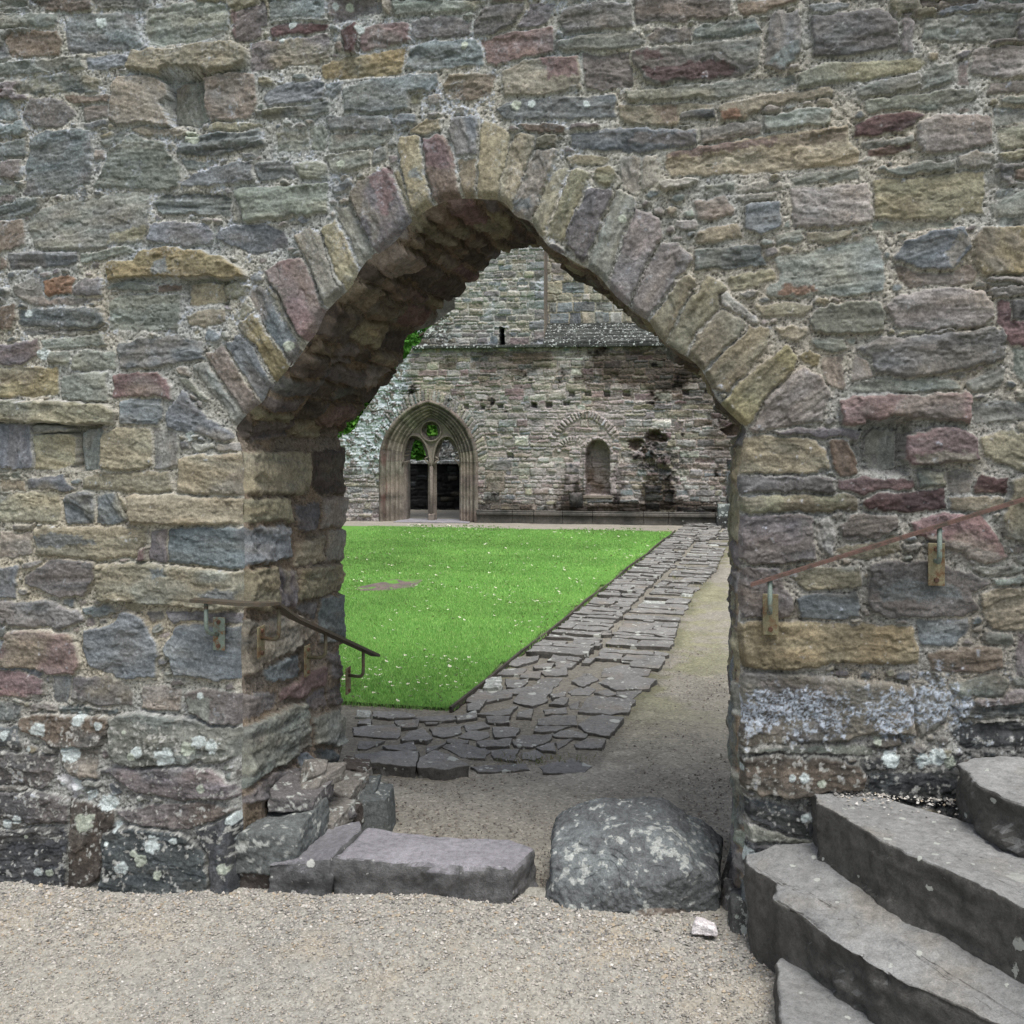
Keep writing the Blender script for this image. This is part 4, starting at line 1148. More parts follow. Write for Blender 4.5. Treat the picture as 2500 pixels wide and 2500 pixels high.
for ut, vt, pu, p0, p1, dv in ((1880, 1413, 1881, 1450, 1550, 1500), (2294, 1284, 2286, 1326, 1430, 1375)):
    t = w3(ut, vt, yr); t.z -= .004; lw = w3(ut, dv, yr); pt = w3(pu, (p0+p1)/2, yw); h_ = float(W(pu, p0, yw)[1]-W(pu, p1, yw)[1])
    bracket(rr_, t, None, (0, -1, 0), Vector((t.x, yw, lw.z)), t.z-lw.z, pt, (.046, h_), M_PLATEB, M_ROD)
adopt(rr_)
lr_ = thing("handrail", "bent iron handrail turning round the left jamb and dropping into the archway", "handrail", (-1.5, D, 1.2))
yl = D-.085; xj = -1.487
def j3(u, v, x): q = J(u, v, x); return Vector((x, float(q[0]), float(q[1])))
p0 = w3(470, 1465, yl); p1 = w3(612, 1474, yl)
q1 = j3(682, 1491, xj); q2 = j3(918, 1600, xj)
zc = p1.z
cpt = Vector((xj, yl, zc-.002))
path = [p0, p0.lerp(p1, .5)]+arc(Vector((xj-.09, yl, zc)), cpt, Vector((xj, yl+.09, zc-.012)), 6)+[q1+(q2-q1)*f for f in (.12, .4, .7, 1.)]
path = [p for i, p in enumerate(path)]
sd_ = []
for i, p in enumerate(path):
    d_ = (path[min(i+1, len(path)-1)]-path[max(i-1, 0)]); d_.z = 0; d_.normalize(); sd_.append((-d_.y, d_.x, 0))
m = MB(); m.sweep(path, pf, sd_); m.build("rail", M_BARD, lr_)
def zrail(y):
    for a_, b_ in zip(path[:-1], path[1:]):
        if a_.y <= y <= b_.y: return a_.z+(b_.z-a_.z)*(y-a_.y)/(b_.y-a_.y+1e-9)
    return path[-1].z
t = w3(503, 1470, yl); yw = D-.028; lw = w3(503, 1545, yl); pt = w3(535, 1547, yw)
bracket(lr_, t, None, (0, -1, 0), w3(533, 1549, yw), t.z-lw.z, pt, (.044, float(W(535, 1506, yw)[1]-W(535, 1587, yw)[1])), M_PLATE, M_ROD)
xw = -1.562
for ut, v1, pu, pa, pb_ in ((681, 1562, 637, 1529, 1605), (795, 1606, 750, 1575, 1651), (887, 1653, 850, 1629, 1694)):
    tp = j3(ut, 1500, xj); y_ = tp.y; top = Vector((xj, y_, zrail(y_)-.003)); lowz = float(J(ut, v1, xj)[1]); pc = j3(pu, (pa+pb_)/2, xw)
    pc.y = y_+min(max(pc.y-y_, -.05), .05)
    hh = float(J(pu, pa, xw)[1]-J(pu, pb_, xw)[1])
    bracket(lr_, top, None, (1, 0, 0), Vector((xw, pc.y, lowz)), top.z-lowz, Vector((xw, pc.y, pc.z)), (.050, hh), M_PLATEB, M_RODB)
adopt(lr_)

# ---- forecourt of gravel
def forecourt_z(x, y):
    return .055*sm(-2.3, -.9, x)*sm(2.2, 3.05, y)+.085*sm(-.05, .35, x)*sm(2.95, 2.3, y)+.02*sm(-.2, .4, x)*sm(2.4, 2.9, y)+.012*fbm(x*1.6, y*1.6, 3, 31)+.005*fbm(x*7, y*7, 2, 32)
m_, nt, N, L, bs = nodes("gravel"); co = N.new("ShaderNodeTexCoord").outputs["Object"]
M_GRAV = m_
vo = N.new("ShaderNodeTexVoronoi"); vo.inputs["Scale"].default_value = 150; L.new(co, vo.inputs["Vector"])
sv = N.new("ShaderNodeSeparateColor"); L.new(vo.outputs["Color"], sv.inputs[0])
nA = noise_node(N, L, co, 1.3, 4, .6); nB = noise_node(N, L, co, 40, 4, .7)
cg = mix(N, L, A(144, 140, 130), A(133, 131, 124), ramp(N, L, nA, [(.4, 0.), (.6, 1.)]))
cg = mix(N, L, cg, A(150, 136, 114), ramp(N, L, noise_node(N, L, co, 2.3, 3, .6), [(.55, 0.), (.72, .55)]))
cg = mix(N, L, cg, ramp(N, L, sv.outputs[0], [(0., .62), (.5, 1.), (.93, 1.2), (1., 1.5)]), .75, 'MULTIPLY')
cg = mix(N, L, cg, ramp(N, L, nB, [(.3, .7), (.7, 1.25)]), .6, 'MULTIPLY')
L.new(cg, bs.inputs["Base Color"]); bs.inputs["Roughness"].default_value = .95; bs.inputs["Specular IOR Level"].default_value = .15
bump(N, L, bs, vo.outputs["Distance"], -.7, .008)
gx_ = axis([(-7, -2.7, .1), (-2.7, 1.0, .009), (1.0, 4.2, .1)]); gy_ = axis([(-6, 1.7, .1), (1.7, 3.4, .009)])
GX, GY = np.meshgrid(gx_, gy_)
GZ = forecourt_z(GX, GY)+.0035*fbm(GX*90, GY*90, 3, 33)+.002*fbm(GX*40, GY*40, 2, 35)
f_ = sm(3.24, 3.4, GY); GZ = GZ*(1-f_)-.03*f_
tag(mesh_np("gravel_forecourt", np.stack([GX, GY, GZ], -1).reshape(-1, 3), grid_faces(len(gy_), len(gx_)), M_GRAV), kind="structure")
# loose chippings over it
m_, nt, N, L, bs = nodes("chippings"); at = N.new("ShaderNodeAttribute"); at.attribute_name = "Col"; L.new(at.outputs["Color"], bs.inputs["Base Color"]); bs.inputs["Roughness"].default_value = .9
M_CHIP = m_
def chips_mesh(name, P, size, cols, rng):
    n = len(P); O = np.array([(1, 0, 0), (-1, 0, 0), (0, 1, 0), (0, -1, 0), (0, 0, 1), (0, 0, -1)], float)
    Fo = np.array([(0, 2, 4), (2, 1, 4), (1, 3, 4), (3, 0, 4), (2, 0, 5), (1, 2, 5), (3, 1, 5), (0, 3, 5)])
    V = O[None]*size[:, None, None]*rng.uniform(.6, 1.3, (n, 6, 1))*np.array([1, 1, .7])
    t = rng.uniform(0, 6.28, n); c, s = np.cos(t)[:, None], np.sin(t)[:, None]; V += rng.uniform(-.25, .25, V.shape)*size[:, None, None]
    V = np.stack([V[..., 0]*c-V[..., 1]*s, V[..., 0]*s+V[..., 1]*c, V[..., 2]], -1)+P[:, None]
    F = (Fo[None]+np.arange(n)[:, None, None]*6).reshape(-1, 3)
    return mesh_np(name, V.reshape(-1, 3), F, M_CHIP, col=np.repeat(cols, 6, 0), smooth=False)
rg = np.random.RandomState(4); n = 95000
px = rg.uniform(-2.75, .75, n); py = 3.2-1.15*rg.rand(n)**.85
sz = rg.gamma(3., .00085, n)+.0012; sz = np.clip(sz, .0014, .009)*(.62+.45*sm(2.5, 3.1, py+.15*fbm(px*2, py*2, 2, 3)))
pal = srgb(np.array([(164, 158, 149), (148, 144, 138), (178, 172, 163), (130, 126, 119), (162, 148, 128), (198, 194, 187), (112, 109, 105)]))*ALB
cc_ = pal[rg.choice(7, n, p=[.3, .22, .16, .12, .12, .03, .05])]*rg.uniform(.66, 1.0, (n, 1))
tag(chips_mesh("gravel", np.stack([px, py, forecourt_z(px, py)+sz*.35], -1), sz, cc_, rg), kind="stuff")

# grit swept to the back of the treads
rg = np.random.RandomState(12); n = 900
px = rg.uniform(.10, 1.0, n); py = D-.006-rg.gamma(1.2, .03, n); k = (px > .32+.2*(D-py)); 
sz = np.clip(rg.gamma(2.5, .0010, n)+.0015, .0015, .009)
P_ = np.stack([px, py, np.where(px > .30, .519, .36)+sz*.3], -1)[k]
tag(chips_mesh("step_grit", P_, sz[k], pal[rg.choice(7, n)][k]*rg.uniform(.7, 1.1, (n, 1))[k], rg), kind="stuff")
# ------------------------------------------------------------------ ground, path, lawn
mg, nt, N, L, bs = nodes("meadow"); co = N.new("ShaderNodeTexCoord").outputs["Object"]
L.new(mix(N, L, A(88, 104, 62), A(70, 92, 48), noise_node(N, L, co, .6, 5, .6)), bs.inputs["Base Color"]); bs.inputs["Roughness"].default_value = 1
g = MB(); bmesh.ops.create_grid(g.bm, x_segments=2, y_segments=2, size=220)
for v in g.bm.verts: v.co.z = -.10
tag(g.build("ground", mg), kind="structure")
# gravel path of the cloister walk, trodden earth with moss beside the paving
def px2(pts, z=0.): return np.array([[float(a) for a in G(u, v, z)] for u, v in pts])
LC = px2([(1103, 1741)])[0]; LF = px2([(1650, 1300)])[0]; LN = px2([(868, 1729)])[0]; LFL = px2([(866, 1286)])[0]
near_dir = (LN-LC)/np.hypot(*(LN-LC)); far_dir = (LFL-LF)/np.hypot(*(LFL-LF)); edge_dir = (LF-LC)/np.hypot(*(LF-LC))
LAWN = np.array([LC, LF, LF+far_dir*14, LC+near_dir*9])
PEDGE = px2([(800, 1862), (874, 1860), (1011, 1874), (1143, 1869), (1444, 1862), (1478, 1824), (1523, 1753), (1550, 1716), (1602, 1663), (1640, 1590), (1660, 1522), (1698, 1452), (1750, 1394), (1782, 1320)])
PAVE = np.concatenate([PEDGE, [LF+(.3, 0), LF, LC, LC+near_dir*3.0, PEDGE[0]+near_dir*2.2]])
xx = axis([(-12, -2.0, .15), (-2.0, 3.2, .022), (3.2, 10, .15)]); yy = axis([(3.18, 8, .022), (8, 19.5, .06)])
PX, PY = np.meshgrid(xx, yy)
dp = sdf(PX, PY, PAVE)
pn = fbm(PX*1.4, PY*1.4, 4, 51); pn2 = fbm(PX*9, PY*9, 3, 52); pn3 = fbm(PX*40, PY*40, 2, 53)
cp = srgb((137, 132, 121))*(1+.10*pn+.10*pn2+.10*pn3)[..., None]
moss = sm(-.62, -.05, dp+.22*pn+.12*pn2)*sm(-.35, .3, pn+.5*pn2-.05)*(dp < .1)*sm(4.6, 6.2, PY)
cp = cp*(1-moss[..., None]*.5)+srgb((96, 98, 54))*moss[..., None]*.5
dk = sm(-.10, .02, dp+.05*pn2)[..., None]; cp = cp*(1-.28*dk)
grit = sm(.0, .5, pn2+.5*pn)*sm(-.5, 0, dp); cp = cp*(1+.25*(grit*(1-dk[..., 0]))[..., None])
PZ = .006*pn+.003*pn2+.0018*pn3+.008*sm(-.02, .03, dp)
mp, nt, N, L, bs = nodes("path_gravel"); co = N.new("ShaderNodeTexCoord").outputs["Object"]
at = N.new("ShaderNodeAttribute"); at.attribute_name = "Col"
vo = N.new("ShaderNodeTexVoronoi"); vo.inputs["Scale"].default_value = 95; L.new(co, vo.inputs["Vector"])
sv = N.new("ShaderNodeSeparateColor"); L.new(vo.outputs["Color"], sv.inputs[0])
cg = mix(N, L, at.outputs["Color"], ramp(N, L, sv.outputs[0], [(0., .6), (.5, 1.), (.9, 1.15), (1., 1.6)]), .75, 'MULTIPLY')
L.new(cg, bs.inputs["Base Color"]); bs.inputs["Roughness"].default_value = .95; bs.inputs["Specular IOR Level"].default_value = .15
bump(N, L, bs, vo.outputs["Distance"], -.5, .006)
tag(mesh_np("path", np.stack([PX, PY, PZ], -1).reshape(-1, 3), grid_faces(len(yy), len(xx)), mp, col=(cp*ALB).reshape(-1, 3)), kind="structure")
rg = np.random.RandomState(6); n = 26000
qx = rg.uniform(-1.5, 1.6, n); qy = 3.3+rg.rand(n)**1.7*4.2; k = sdf(qx, qy, PAVE) < .02; qx, qy = qx[k], qy[k]; n = len(qx)
sz = np.clip(rg.gamma(3., .0008, n)+.001, .0012, .008)
cc_ = srgb(np.array([(132, 122, 112), (112, 104, 96), (150, 140, 128), (92, 86, 80), (176, 168, 158)]))[rg.choice(5, n, p=[.34, .3, .2, .13, .03])]*ALB*rg.uniform(.8, 1.1, (n, 1))
tag(chips_mesh("path_grit", np.stack([qx, qy, sz*.3], -1), sz, cc_, rg), kind="stuff")
# lawn soil and its blades
lx = np.arange(-12, 3.6, .09); ly = np.arange(4.6, 16.6, .09); LX, LY = np.meshgrid(lx, ly); dl = sdf(LX, LY, LAWN)
lz = .018+.012*fbm(LX*.9, LY*.9, 3, 41)+.01*sm(0, .5, dl)
kq = (dl > -.02); kq = kq[:-1, :-1] & kq[1:, 1:] & kq[:-1, 1:] & kq[1:, :-1]
ml, nt, N, L, bs = nodes("turf"); co = N.new("ShaderNodeTexCoord").outputs["Object"]
cl = mix(N, L, A(84, 126, 56), A(98, 138, 64), ramp(N, L, noise_node(N, L, co, 1.1, 5, .65), [(.35, 0.), (.65, 1.)]))
cl = mix(N, L, cl, ramp(N, L, noise_node(N, L, co, 40, 4, .7), [(.3, .55), (.7, 1.3)]), .8, 'MULTIPLY')
L.new(cl, bs.inputs["Base Color"]); bs.inputs["Roughness"].default_value = 1; bs.inputs["Specular IOR Level"].default_value = .1
V = np.stack([LX, LY, lz], -1).reshape(-1, 3)
tag(mesh_np("lawn", *compact(V, grid_faces(len(ly), len(lx), kq))[:2], ml), kind="structure")
def lawn_z(x, y): return .018+.012*fbm(x*.9, y*.9, 3, 41)+.01*sm(0, .5, sdf(x, y, LAWN))
SLABP = px2([(862, 1438), (905, 1427), (960, 1415), (1036, 1416), (1012, 1434), (960, 1441), (880, 1443)], .03)
rg = np.random.RandomState(15); n = 760000
bx_ = rg.uniform(-5.6, 3.2, n); by_ = 4.7+rg.rand(n)**2.1*11.6; dd = sdf(bx_, by_, LAWN)
k = (dd > -.02) & (rg.rand(n) < np.where(dd < .25, .6, 1)) & (sdf(bx_, by_, SLABP) < .01) & (bx_ < by_*.32-.9+1.2) & (bx_ > -by_*.44-.35)
bare = np.exp(-((bx_-LC[0]-.0)/.16)**2-((by_-LC[1]-.28)/.16)**2); k &= rg.rand(n) > bare*1.0
bx_, by_ = bx_[k], by_[k]; n = len(bx_)
far = sm(5, 14, by_); hgt = (rg.uniform(.014, .032, n)*(1+.25*fbm(bx_*1.3, by_*1.3, 3, 45)))*(1-.15*far); wd = rg.uniform(.0013, .0024, n)*(1+1.3*far)
az = rg.uniform(0, 6.28, n); ln = rg.uniform(.2, .9, n)*hgt; a2 = rg.uniform(0, 6.28, n)
P = np.stack([bx_, by_, lawn_z(bx_, by_)-.003], -1); s_ = np.stack([np.cos(az), np.sin(az), az*0], -1)*wd[:, None]
tip = P+np.stack([np.cos(a2)*ln, np.sin(a2)*ln, hgt], -1)
V = np.stack([P-s_, P+s_, tip], 1).reshape(-1, 3); F = np.arange(n*3).reshape(-1, 3)
gc = srgb(np.array([(126, 170, 92), (140, 180, 100), (152, 188, 110), (112, 156, 84), (168, 180, 118)]))[rg.choice(5, n, p=[.34, .3, .16, .15, .05])]*(1+.34*fbm(bx_*.8, by_*.8, 4, 47)[:, None]+.12*fbm(bx_*4, by_*4, 2, 48)[:, None])*rg.uniform(.8, 1.2, (n, 1))
mb, nt, N, L, bs = nodes("grass_blade"); at = N.new("ShaderNodeAttribute"); at.attribute_name = "Col"
L.new(at.outputs["Color"], bs.inputs["Base Color"]); bs.inputs["Roughness"].default_value = .7; bs.inputs["Specular IOR Level"].default_value = .2
tr = N.new("ShaderNodeBsdfTranslucent"); L.new(at.outputs["Color"], tr.inputs["Color"]); mx = N.new("ShaderNodeMixShader"); mx.inputs[0].default_value = .3
L.new(bs.outputs[0], mx.inputs[1]); L.new(tr.outputs[0], mx.inputs[2]); L.new(mx.outputs[0], N["Material Output"].inputs[0])
tag(mesh_np("grass", V, F, mb, col=np.repeat(gc, 3, 0), smooth=False), kind="stuff")
# daisies, thickest in drifts
rg = np.random.RandomState(16); n = 46000
dx_ = rg.uniform(-5, 3, n); dy_ = 4.7+rg.rand(n)**1.5*11.4; dd = sdf(dx_, dy_, LAWN)
drift = fbm(dx_*.55, dy_*.55, 3, 58)+.5*fbm(dx_*2.5, dy_*2.5, 2, 59)
pr = .035+.20*sm(.25, .8, drift)+.16*np.exp(-(dd/.30)**2)*sm(.2, .7, drift+.25)+.25*np.exp(-((dx_-SLABP[:, 0].mean())/.55)**2-((dy_-SLABP[:, 1].mean()-.1)/.35)**2)+.10*sm(6.4, 5.0, dy_)
k = (dd > .02) & (rg.rand(n) < pr) & (sdf(dx_, dy_, SLABP) < 0); dx_, dy_ = dx_[k], dy_[k]; n = len(dx_)
P = np.stack([dx_, dy_, lawn_z(dx_, dy_)+rg.uniform(.034, .046, n)], -1); r = rg.uniform(.0075, .0125, n)*(1+.45*sm(7, 13, dy_))
an = np.arange(8)*math.pi/4; ringv = np.stack([np.cos(an), np.sin(an), np.tile([.0, .35], 4)], -1)
tl_ = rg.uniform(-.5, .5, (n, 2)); Vd = ringv[None]*r[:, None, None]; Vd[..., 2] += Vd[..., 0]*tl_[:, :1]+Vd[..., 1]*tl_[:, 1:]-Vd[..., 1]*.35
Vd = np.concatenate([Vd, np.zeros((n, 1, 3))+np.array([0, 0, .002])], 1)+P[:, None]
Fd = np.stack([np.arange(8), np.roll(np.arange(8), -1), np.full(8, 8)], -1)[None]+np.arange(n)[:, None, None]*9
cd = np.tile(srgb((225, 228, 222)), (n, 9, 1)); cd[:, 8] = srgb((190, 170, 60))
tag(mesh_np("daisies", Vd.reshape(-1, 3), Fd.reshape(-1, 3), M_CHIP, col=cd.reshape(-1, 3), smooth=False), kind="stuff")
# stone slab let into the lawn
o = slab("sunken_slab", SLABP, .034, -.02, rock_mat("slab_brown", A(112, 98, 92), A(88, 80, 76), A(190, 188, 182), .66, 9), bev=.01, step=.04, wob=.012, rough=.006, seed=2)
tag(o, "flat brown stone slab let into the lawn, ringed with daisies", "slab")
# edging strip between turf and paving
m = MB(); e0_ = LC-edge_dir*.02; e1_ = LF; nn_ = np.array([edge_dir[1], -edge_dir[0]])*.012
k_ = 14; pts_ = []
for i in range(k_+1):
    q_ = e0_+(e1_-e0_)*i/k_+nn_*(.9*math.sin(i*2.1)); pts_.append((q_[0], q_[1], .012+.005*math.sin(i*1.7)))
m.sweep(pts_, [(-.008, -.05), (.008, -.05), (.008, .03), (-.008, .03)], [(nn_[0]/.012, nn_[1]/.012, 0)]*(k_+1))
tag(m.build("lawn_edging", rock_mat("edging", A(84, 76, 68), A(62, 58, 54), A(120, 120, 112), .7)), "narrow weathered timber edging along the straight right side of the lawn", "edging")
# ---- paving of flat stones: the near ones traced, the rest laid in the same manner
PT = """205,940 300,938 400,950 412,965 300,975 207,962|402,970 500,958 595,955 605,975 520,987 430,982|135,965 140,938 195,935 193,962|312,985 420,975 412,1010 345,1017|140,980 198,975 205,997 140,997|442,990 525,990 505,1003 450,1003|118,1012 330,995 342,1020 326,1067 118,1052|332,1072 372,1030 442,1015 492,1062 460,1082|468,1020 620,1003 612,1042 540,1062 490,1052|602,1057 662,1025 752,1030 752,1052 690,1072|760,1012 888,1012 872,1052 770,1057|628,1002 730,990 752,1012 650,1032|730,962 850,960 832,997 740,987|880,938 955,928 947,972 872,967|690,952 790,932 882,912 845,955 760,957|140,1080 262,1080 182,1112 140,1112|250,1097 400,1085 412,1122 270,1112|120,1140 270,1122 420,1122 412,1196 300,1186 120,1166|420,1152 500,1118 642,1170 654,1188 540,1208 412,1194|452,1102 548,1080 502,1112 462,1132|550,1072 652,1070 652,1087 552,1087|527,1102 600,1083 757,1120 722,1162 620,1152|690,1082 852,1065 842,1097 702,1102|858,1082 900,1048 1042,1048 1032,1072 942,1107 862,1097|750,1115 892,1113 872,1167 760,1157|893,1132 960,1118 1012,1140 962,1167 892,1162|958,1102 1052,1083 1057,1127 990,1117|1050,1082 1152,1063 1062,1112|1038,1042 1112,1018 1202,1040 1192,1067 1060,1057|1158,1002 1210,970 1272,952 1372,968 1302,1052 1202,1037|1138,1092 1212,1063 1282,1065 1272,1107 1142,1107|968,972 1060,958 1152,963 1152,1002 972,1002|958,1012 1142,1003 1062,1032 950,1032|1158,942 1192,878 1302,866 1422,888 1392,942 1272,952|1000,932 1100,918 1112,947 1002,952|1250,802 1330,772 1400,768 1522,793 1482,832 1332,842|1233,852 1290,838 1342,860 1290,872|1108,852 1172,823 1242,835 1212,867 1130,867|1338,842 1462,838 1402,887 1332,872|1278,742 1400,718 1482,713 1502,730 1482,772 1262,782|1128,802 1202,758 1252,790 1182,827|1338,692 1532,678 1502,717 1362,712|820,792 932,788 902,827 822,827|935,832 982,788 1087,783 1062,822 1000,847|828,837 942,828 1052,823 1022,862 852,857|858,892 882,858 1012,853 1022,892 942,917|638,892 672,843 780,838 862,838 852,872 702,907|828,722 882,688 982,683 972,702 880,732|768,772 802,743 922,742 892,772|888,782 922,753 992,758 982,787|978,752 1112,738 1102,772 1002,772|1058,702 1172,683 1132,737 1052,737|1023,902 1072,873 1112,878 1092,912|945,732 1050,712 1040,740 960,745|1030,862 1100,845 1105,868 1040,880|1120,905 1165,885 1160,925 1115,925|590,965 690,935 690,965 600,985|640,905 740,885 700,930 650,935"""
paving_bits = []
def pave(poly, zt, seed, mat, res=.035):
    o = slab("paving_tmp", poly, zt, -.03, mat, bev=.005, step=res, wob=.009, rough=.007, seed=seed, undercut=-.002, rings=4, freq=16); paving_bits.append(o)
rp_ = random.Random(3)
for i, t in enumerate(PT.split('|')):
    q = np.array([[float(a) for a in s.split(',')] for s in t.split()]); zt = rp_.uniform(.016, .030)
    if i in (17, 18): zt = .055
    P = np.array([[float(a) for a in G(800+x*.528, 1240+y*.528, zt)] for x, y in q])
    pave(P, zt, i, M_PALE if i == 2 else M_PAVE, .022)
pave(px2([(1180, 1678), (1190, 1652), (1222, 1650), (1226, 1675)], .045), .045, 77, M_PALE, .022)
for q in ([(1148, 1871), (1286, 1864), (1292, 1879), (1165, 1884)], [(1316, 1868), (1396, 1850), (1446, 1868), (1422, 1887), (1330, 1887)]):
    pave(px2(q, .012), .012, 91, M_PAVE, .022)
# rows further along the walk, in (along, across) of the strip
y_start = float(G(1270, 1625, 0)[1])
ed = edge_dir; sc = np.array([ed[1], -ed[0]])
def strip_w(s):                                    # width of the paving beyond the lawn edge
    P0 = LC+ed*s; best = 1.4
    for i in range(3, len(PEDGE)-1):
        a, b = PEDGE[i], PEDGE[i+1]; A2 = np.array([sc, -(b-a)]).T
        try: t = np.linalg.solve(A2, a-P0)
        except np.linalg.LinAlgError: continue
        if 0 <= t[1] <= 1 and t[0] > 0: best = t[0]
    return best
slen = float(np.hypot(*(LF-LC)))+1.4
s = 1.0
rq = random.Random(8); rows = 0
while s < slen:
    h = rq.uniform(.07, .21); w = strip_w(s+h/2); t = .03; ch = w*.47
    while t < w-.04:
        cw = rq.uniform(.10, .44)
        if t < ch < t+cw: cw = max(.08, ch-t)
        if t+cw > w-.1: cw = w-t
        gap_ = .004+rq.random()*.010
        jj = lambda: rq.uniform(-.045, .045)
        hh = h*(1 if rq.random() < .75 else rq.uniform(.5, .8))
        c_ = [(s+gap_+jj()*.4, t+gap_/2), (s+hh*.5, t+jj()*.4+.005), (s+hh-gap_+jj()*.5, t+gap_/2), (s+hh-gap_+jj()*.6, t+cw-gap_), (s+hh*.5, t+cw-gap_+jj()*.3), (s+gap_+jj()*.6, t+cw-gap_)]
        if rq.random() < .93:
            P = [LC+ed*a+sc*b for a, b in c_]
            zt = rq.uniform(.014, .036)+(.012 if t < ch else 0)
            mt = M_PALE if rq.random() < .018 else M_PAVE
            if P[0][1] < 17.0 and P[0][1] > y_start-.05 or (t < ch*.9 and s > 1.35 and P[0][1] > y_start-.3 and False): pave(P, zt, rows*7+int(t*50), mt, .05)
        t += cw
        if abs(t-ch) < .01: t += .05
    s += h; rows += 1
def join(objs, name):
    Vs, Fs, mi, mats, off = [], [], [], [], 0
    for o in objs:
        me = o.data; v = np.empty(len(me.vertices)*3, np.float32); me.vertices.foreach_get("co", v); f = np.empty(len(me.polygons)*3, np.int32); me.polygons.foreach_get("vertices", f)
        if me.materials[0] not in mats: mats.append(me.materials[0])
        Vs.append(v.reshape(-1, 3)); Fs.append(f.reshape(-1, 3)+off); mi.append(np.full(len(me.polygons), mats.index(me.materials[0]), np.int32)); off += len(me.vertices)
        bpy.data.objects.remove(o); bpy.data.meshes.remove(me)
    o = mesh_np(name, np.concatenate(Vs), np.concatenate(Fs), mats[0])
    for m_ in mats[1:]: o.data.materials.append(m_)
    o.data.polygons.foreach_set("material_index", np.concatenate(mi)); return o
tag(join(paving_bits, "paving"), kind="structure")

# moss and small grasses in the open joints of the paving
rg = np.random.RandomState(21); n = 60000
tx = rg.uniform(-1.2, 2.6, n); ty = 4.6+rg.rand(n)**1.5*9; q_ = np.stack([tx, ty], -1)-LC
al = q_ @ ed; ac = q_ @ sc
chn = np.exp(-((ac-(.62+.03*np.sin(al*2)))/.05)**2)*(al > .6)+.8*np.exp(-((ac-.03)/.03)**2)*(al > -.1)+.5*sm(-.05, .0, sdf(tx, ty, PAVE))*sm(.10, .02, sdf(tx, ty, PAVE))
k = rg.rand(n) < chn*sm(.0, .6, fbm(tx*2.4, ty*2.4, 3, 65)+.15)*.9; tx, ty = tx[k], ty[k]; n = len(tx)
P = np.stack([tx, ty, np.full(n, .004)], -1); az = rg.uniform(0, 6.28, n); hgt = rg.uniform(.015, .045, n); wd = rg.uniform(.0016, .003, n); a2 = rg.uniform(0, 6.28, n); ln = hgt*rg.uniform(.3, 1., n)
s_ = np.stack([np.cos(az), np.sin(az), az*0], -1)*wd[:, None]; V = np.stack([P-s_, P+s_, P+np.stack([np.cos(a2)*ln, np.sin(a2)*ln, hgt], -1)], 1).reshape(-1, 3)
gc = srgb(np.array([(118, 126, 70), (132, 130, 82), (104, 120, 60), (140, 124, 84)]))[rg.choice(4, n)]*rg.uniform(.7, 1.1, (n, 1))
tag(mesh_np("joint_weeds", V, np.arange(n*3).reshape(-1, 3), mb, col=np.repeat(gc, 3, 0), smooth=False), kind="stuff")
# ------------------------------------------------------------------ the ruined range across the court
TH = math.radians(8)
OF = FW*16.9; XD = RT*math.cos(TH)-FW*math.sin(TH); ND = RT*math.sin(TH)+FW*math.cos(TH)     # along the wall, and away from us
def FP(u, v, dep=0.):                              # photo point -> (along, height) on the plane dep behind the wall face
    rx, ry = ray(u); r = np.stack([rx, ry], -1); n0 = OF @ ND+dep
    t = n0/(r @ ND); p = r*t[..., None]-OF
    return np.stack([p @ XD, CAM_H-(np.asarray(v, float)-HOR)/FPX*t], -1)
def fx(u, dep=0.): return float(FP(np.array(u, float), 1000., dep)[0])
def fz(v, u=1300, dep=0.): return float(FP(np.array(u, float), v, dep)[1])
def WP(a, dep, z):                                 # local -> world
    q = OF+XD*a+ND*dep; return (float(q[0]), float(q[1]), z)
def WPa(a, dep, z): return np.stack([OF[0]+XD[0]*a+ND[0]*dep, OF[1]+XD[1]*a+ND[1]*dep, z], -1)
MF = Matrix(((XD[0], ND[0], 0), (XD[1], ND[1], 0), (0, 0, 1)))
abbey = thing("ruined_abbey", "ruined monastic range across the lawn with a traceried doorway, plain niche and putlog holes", "building", (float(OF[0]), float(OF[1]), 0))
class FB(MB):
    def fbox(s, a0, a1, d0, d1, z0, z1, bev=.008):
        s.box(WP((a0+a1)/2, (d0+d1)/2, (z0+z1)/2), (a1-a0, d1-d0, z1-z0), MF, bev)
M_DRESS = rock_mat("dressed_stone", A(124, 116, 106), A(96, 88, 82), A(160, 158, 152), .66, 7, .35)
M_CAP = rock_mat("weathered_cap", A(66, 68, 64), A(42, 44, 42), A(176, 180, 176), .585, 19, .4)
M_PLINTH = rock_mat("plinth_stone", A(92, 88, 82), A(54, 54, 50), A(160, 160, 152), .68, 9, .35)
M_DARKIN = rock_mat("shaded_inner_wall", A(34, 34, 33), A(20, 20, 20), A(60, 60, 58), .75, 6, .4)  # dark mossy stone, blackened further for the shade of the room
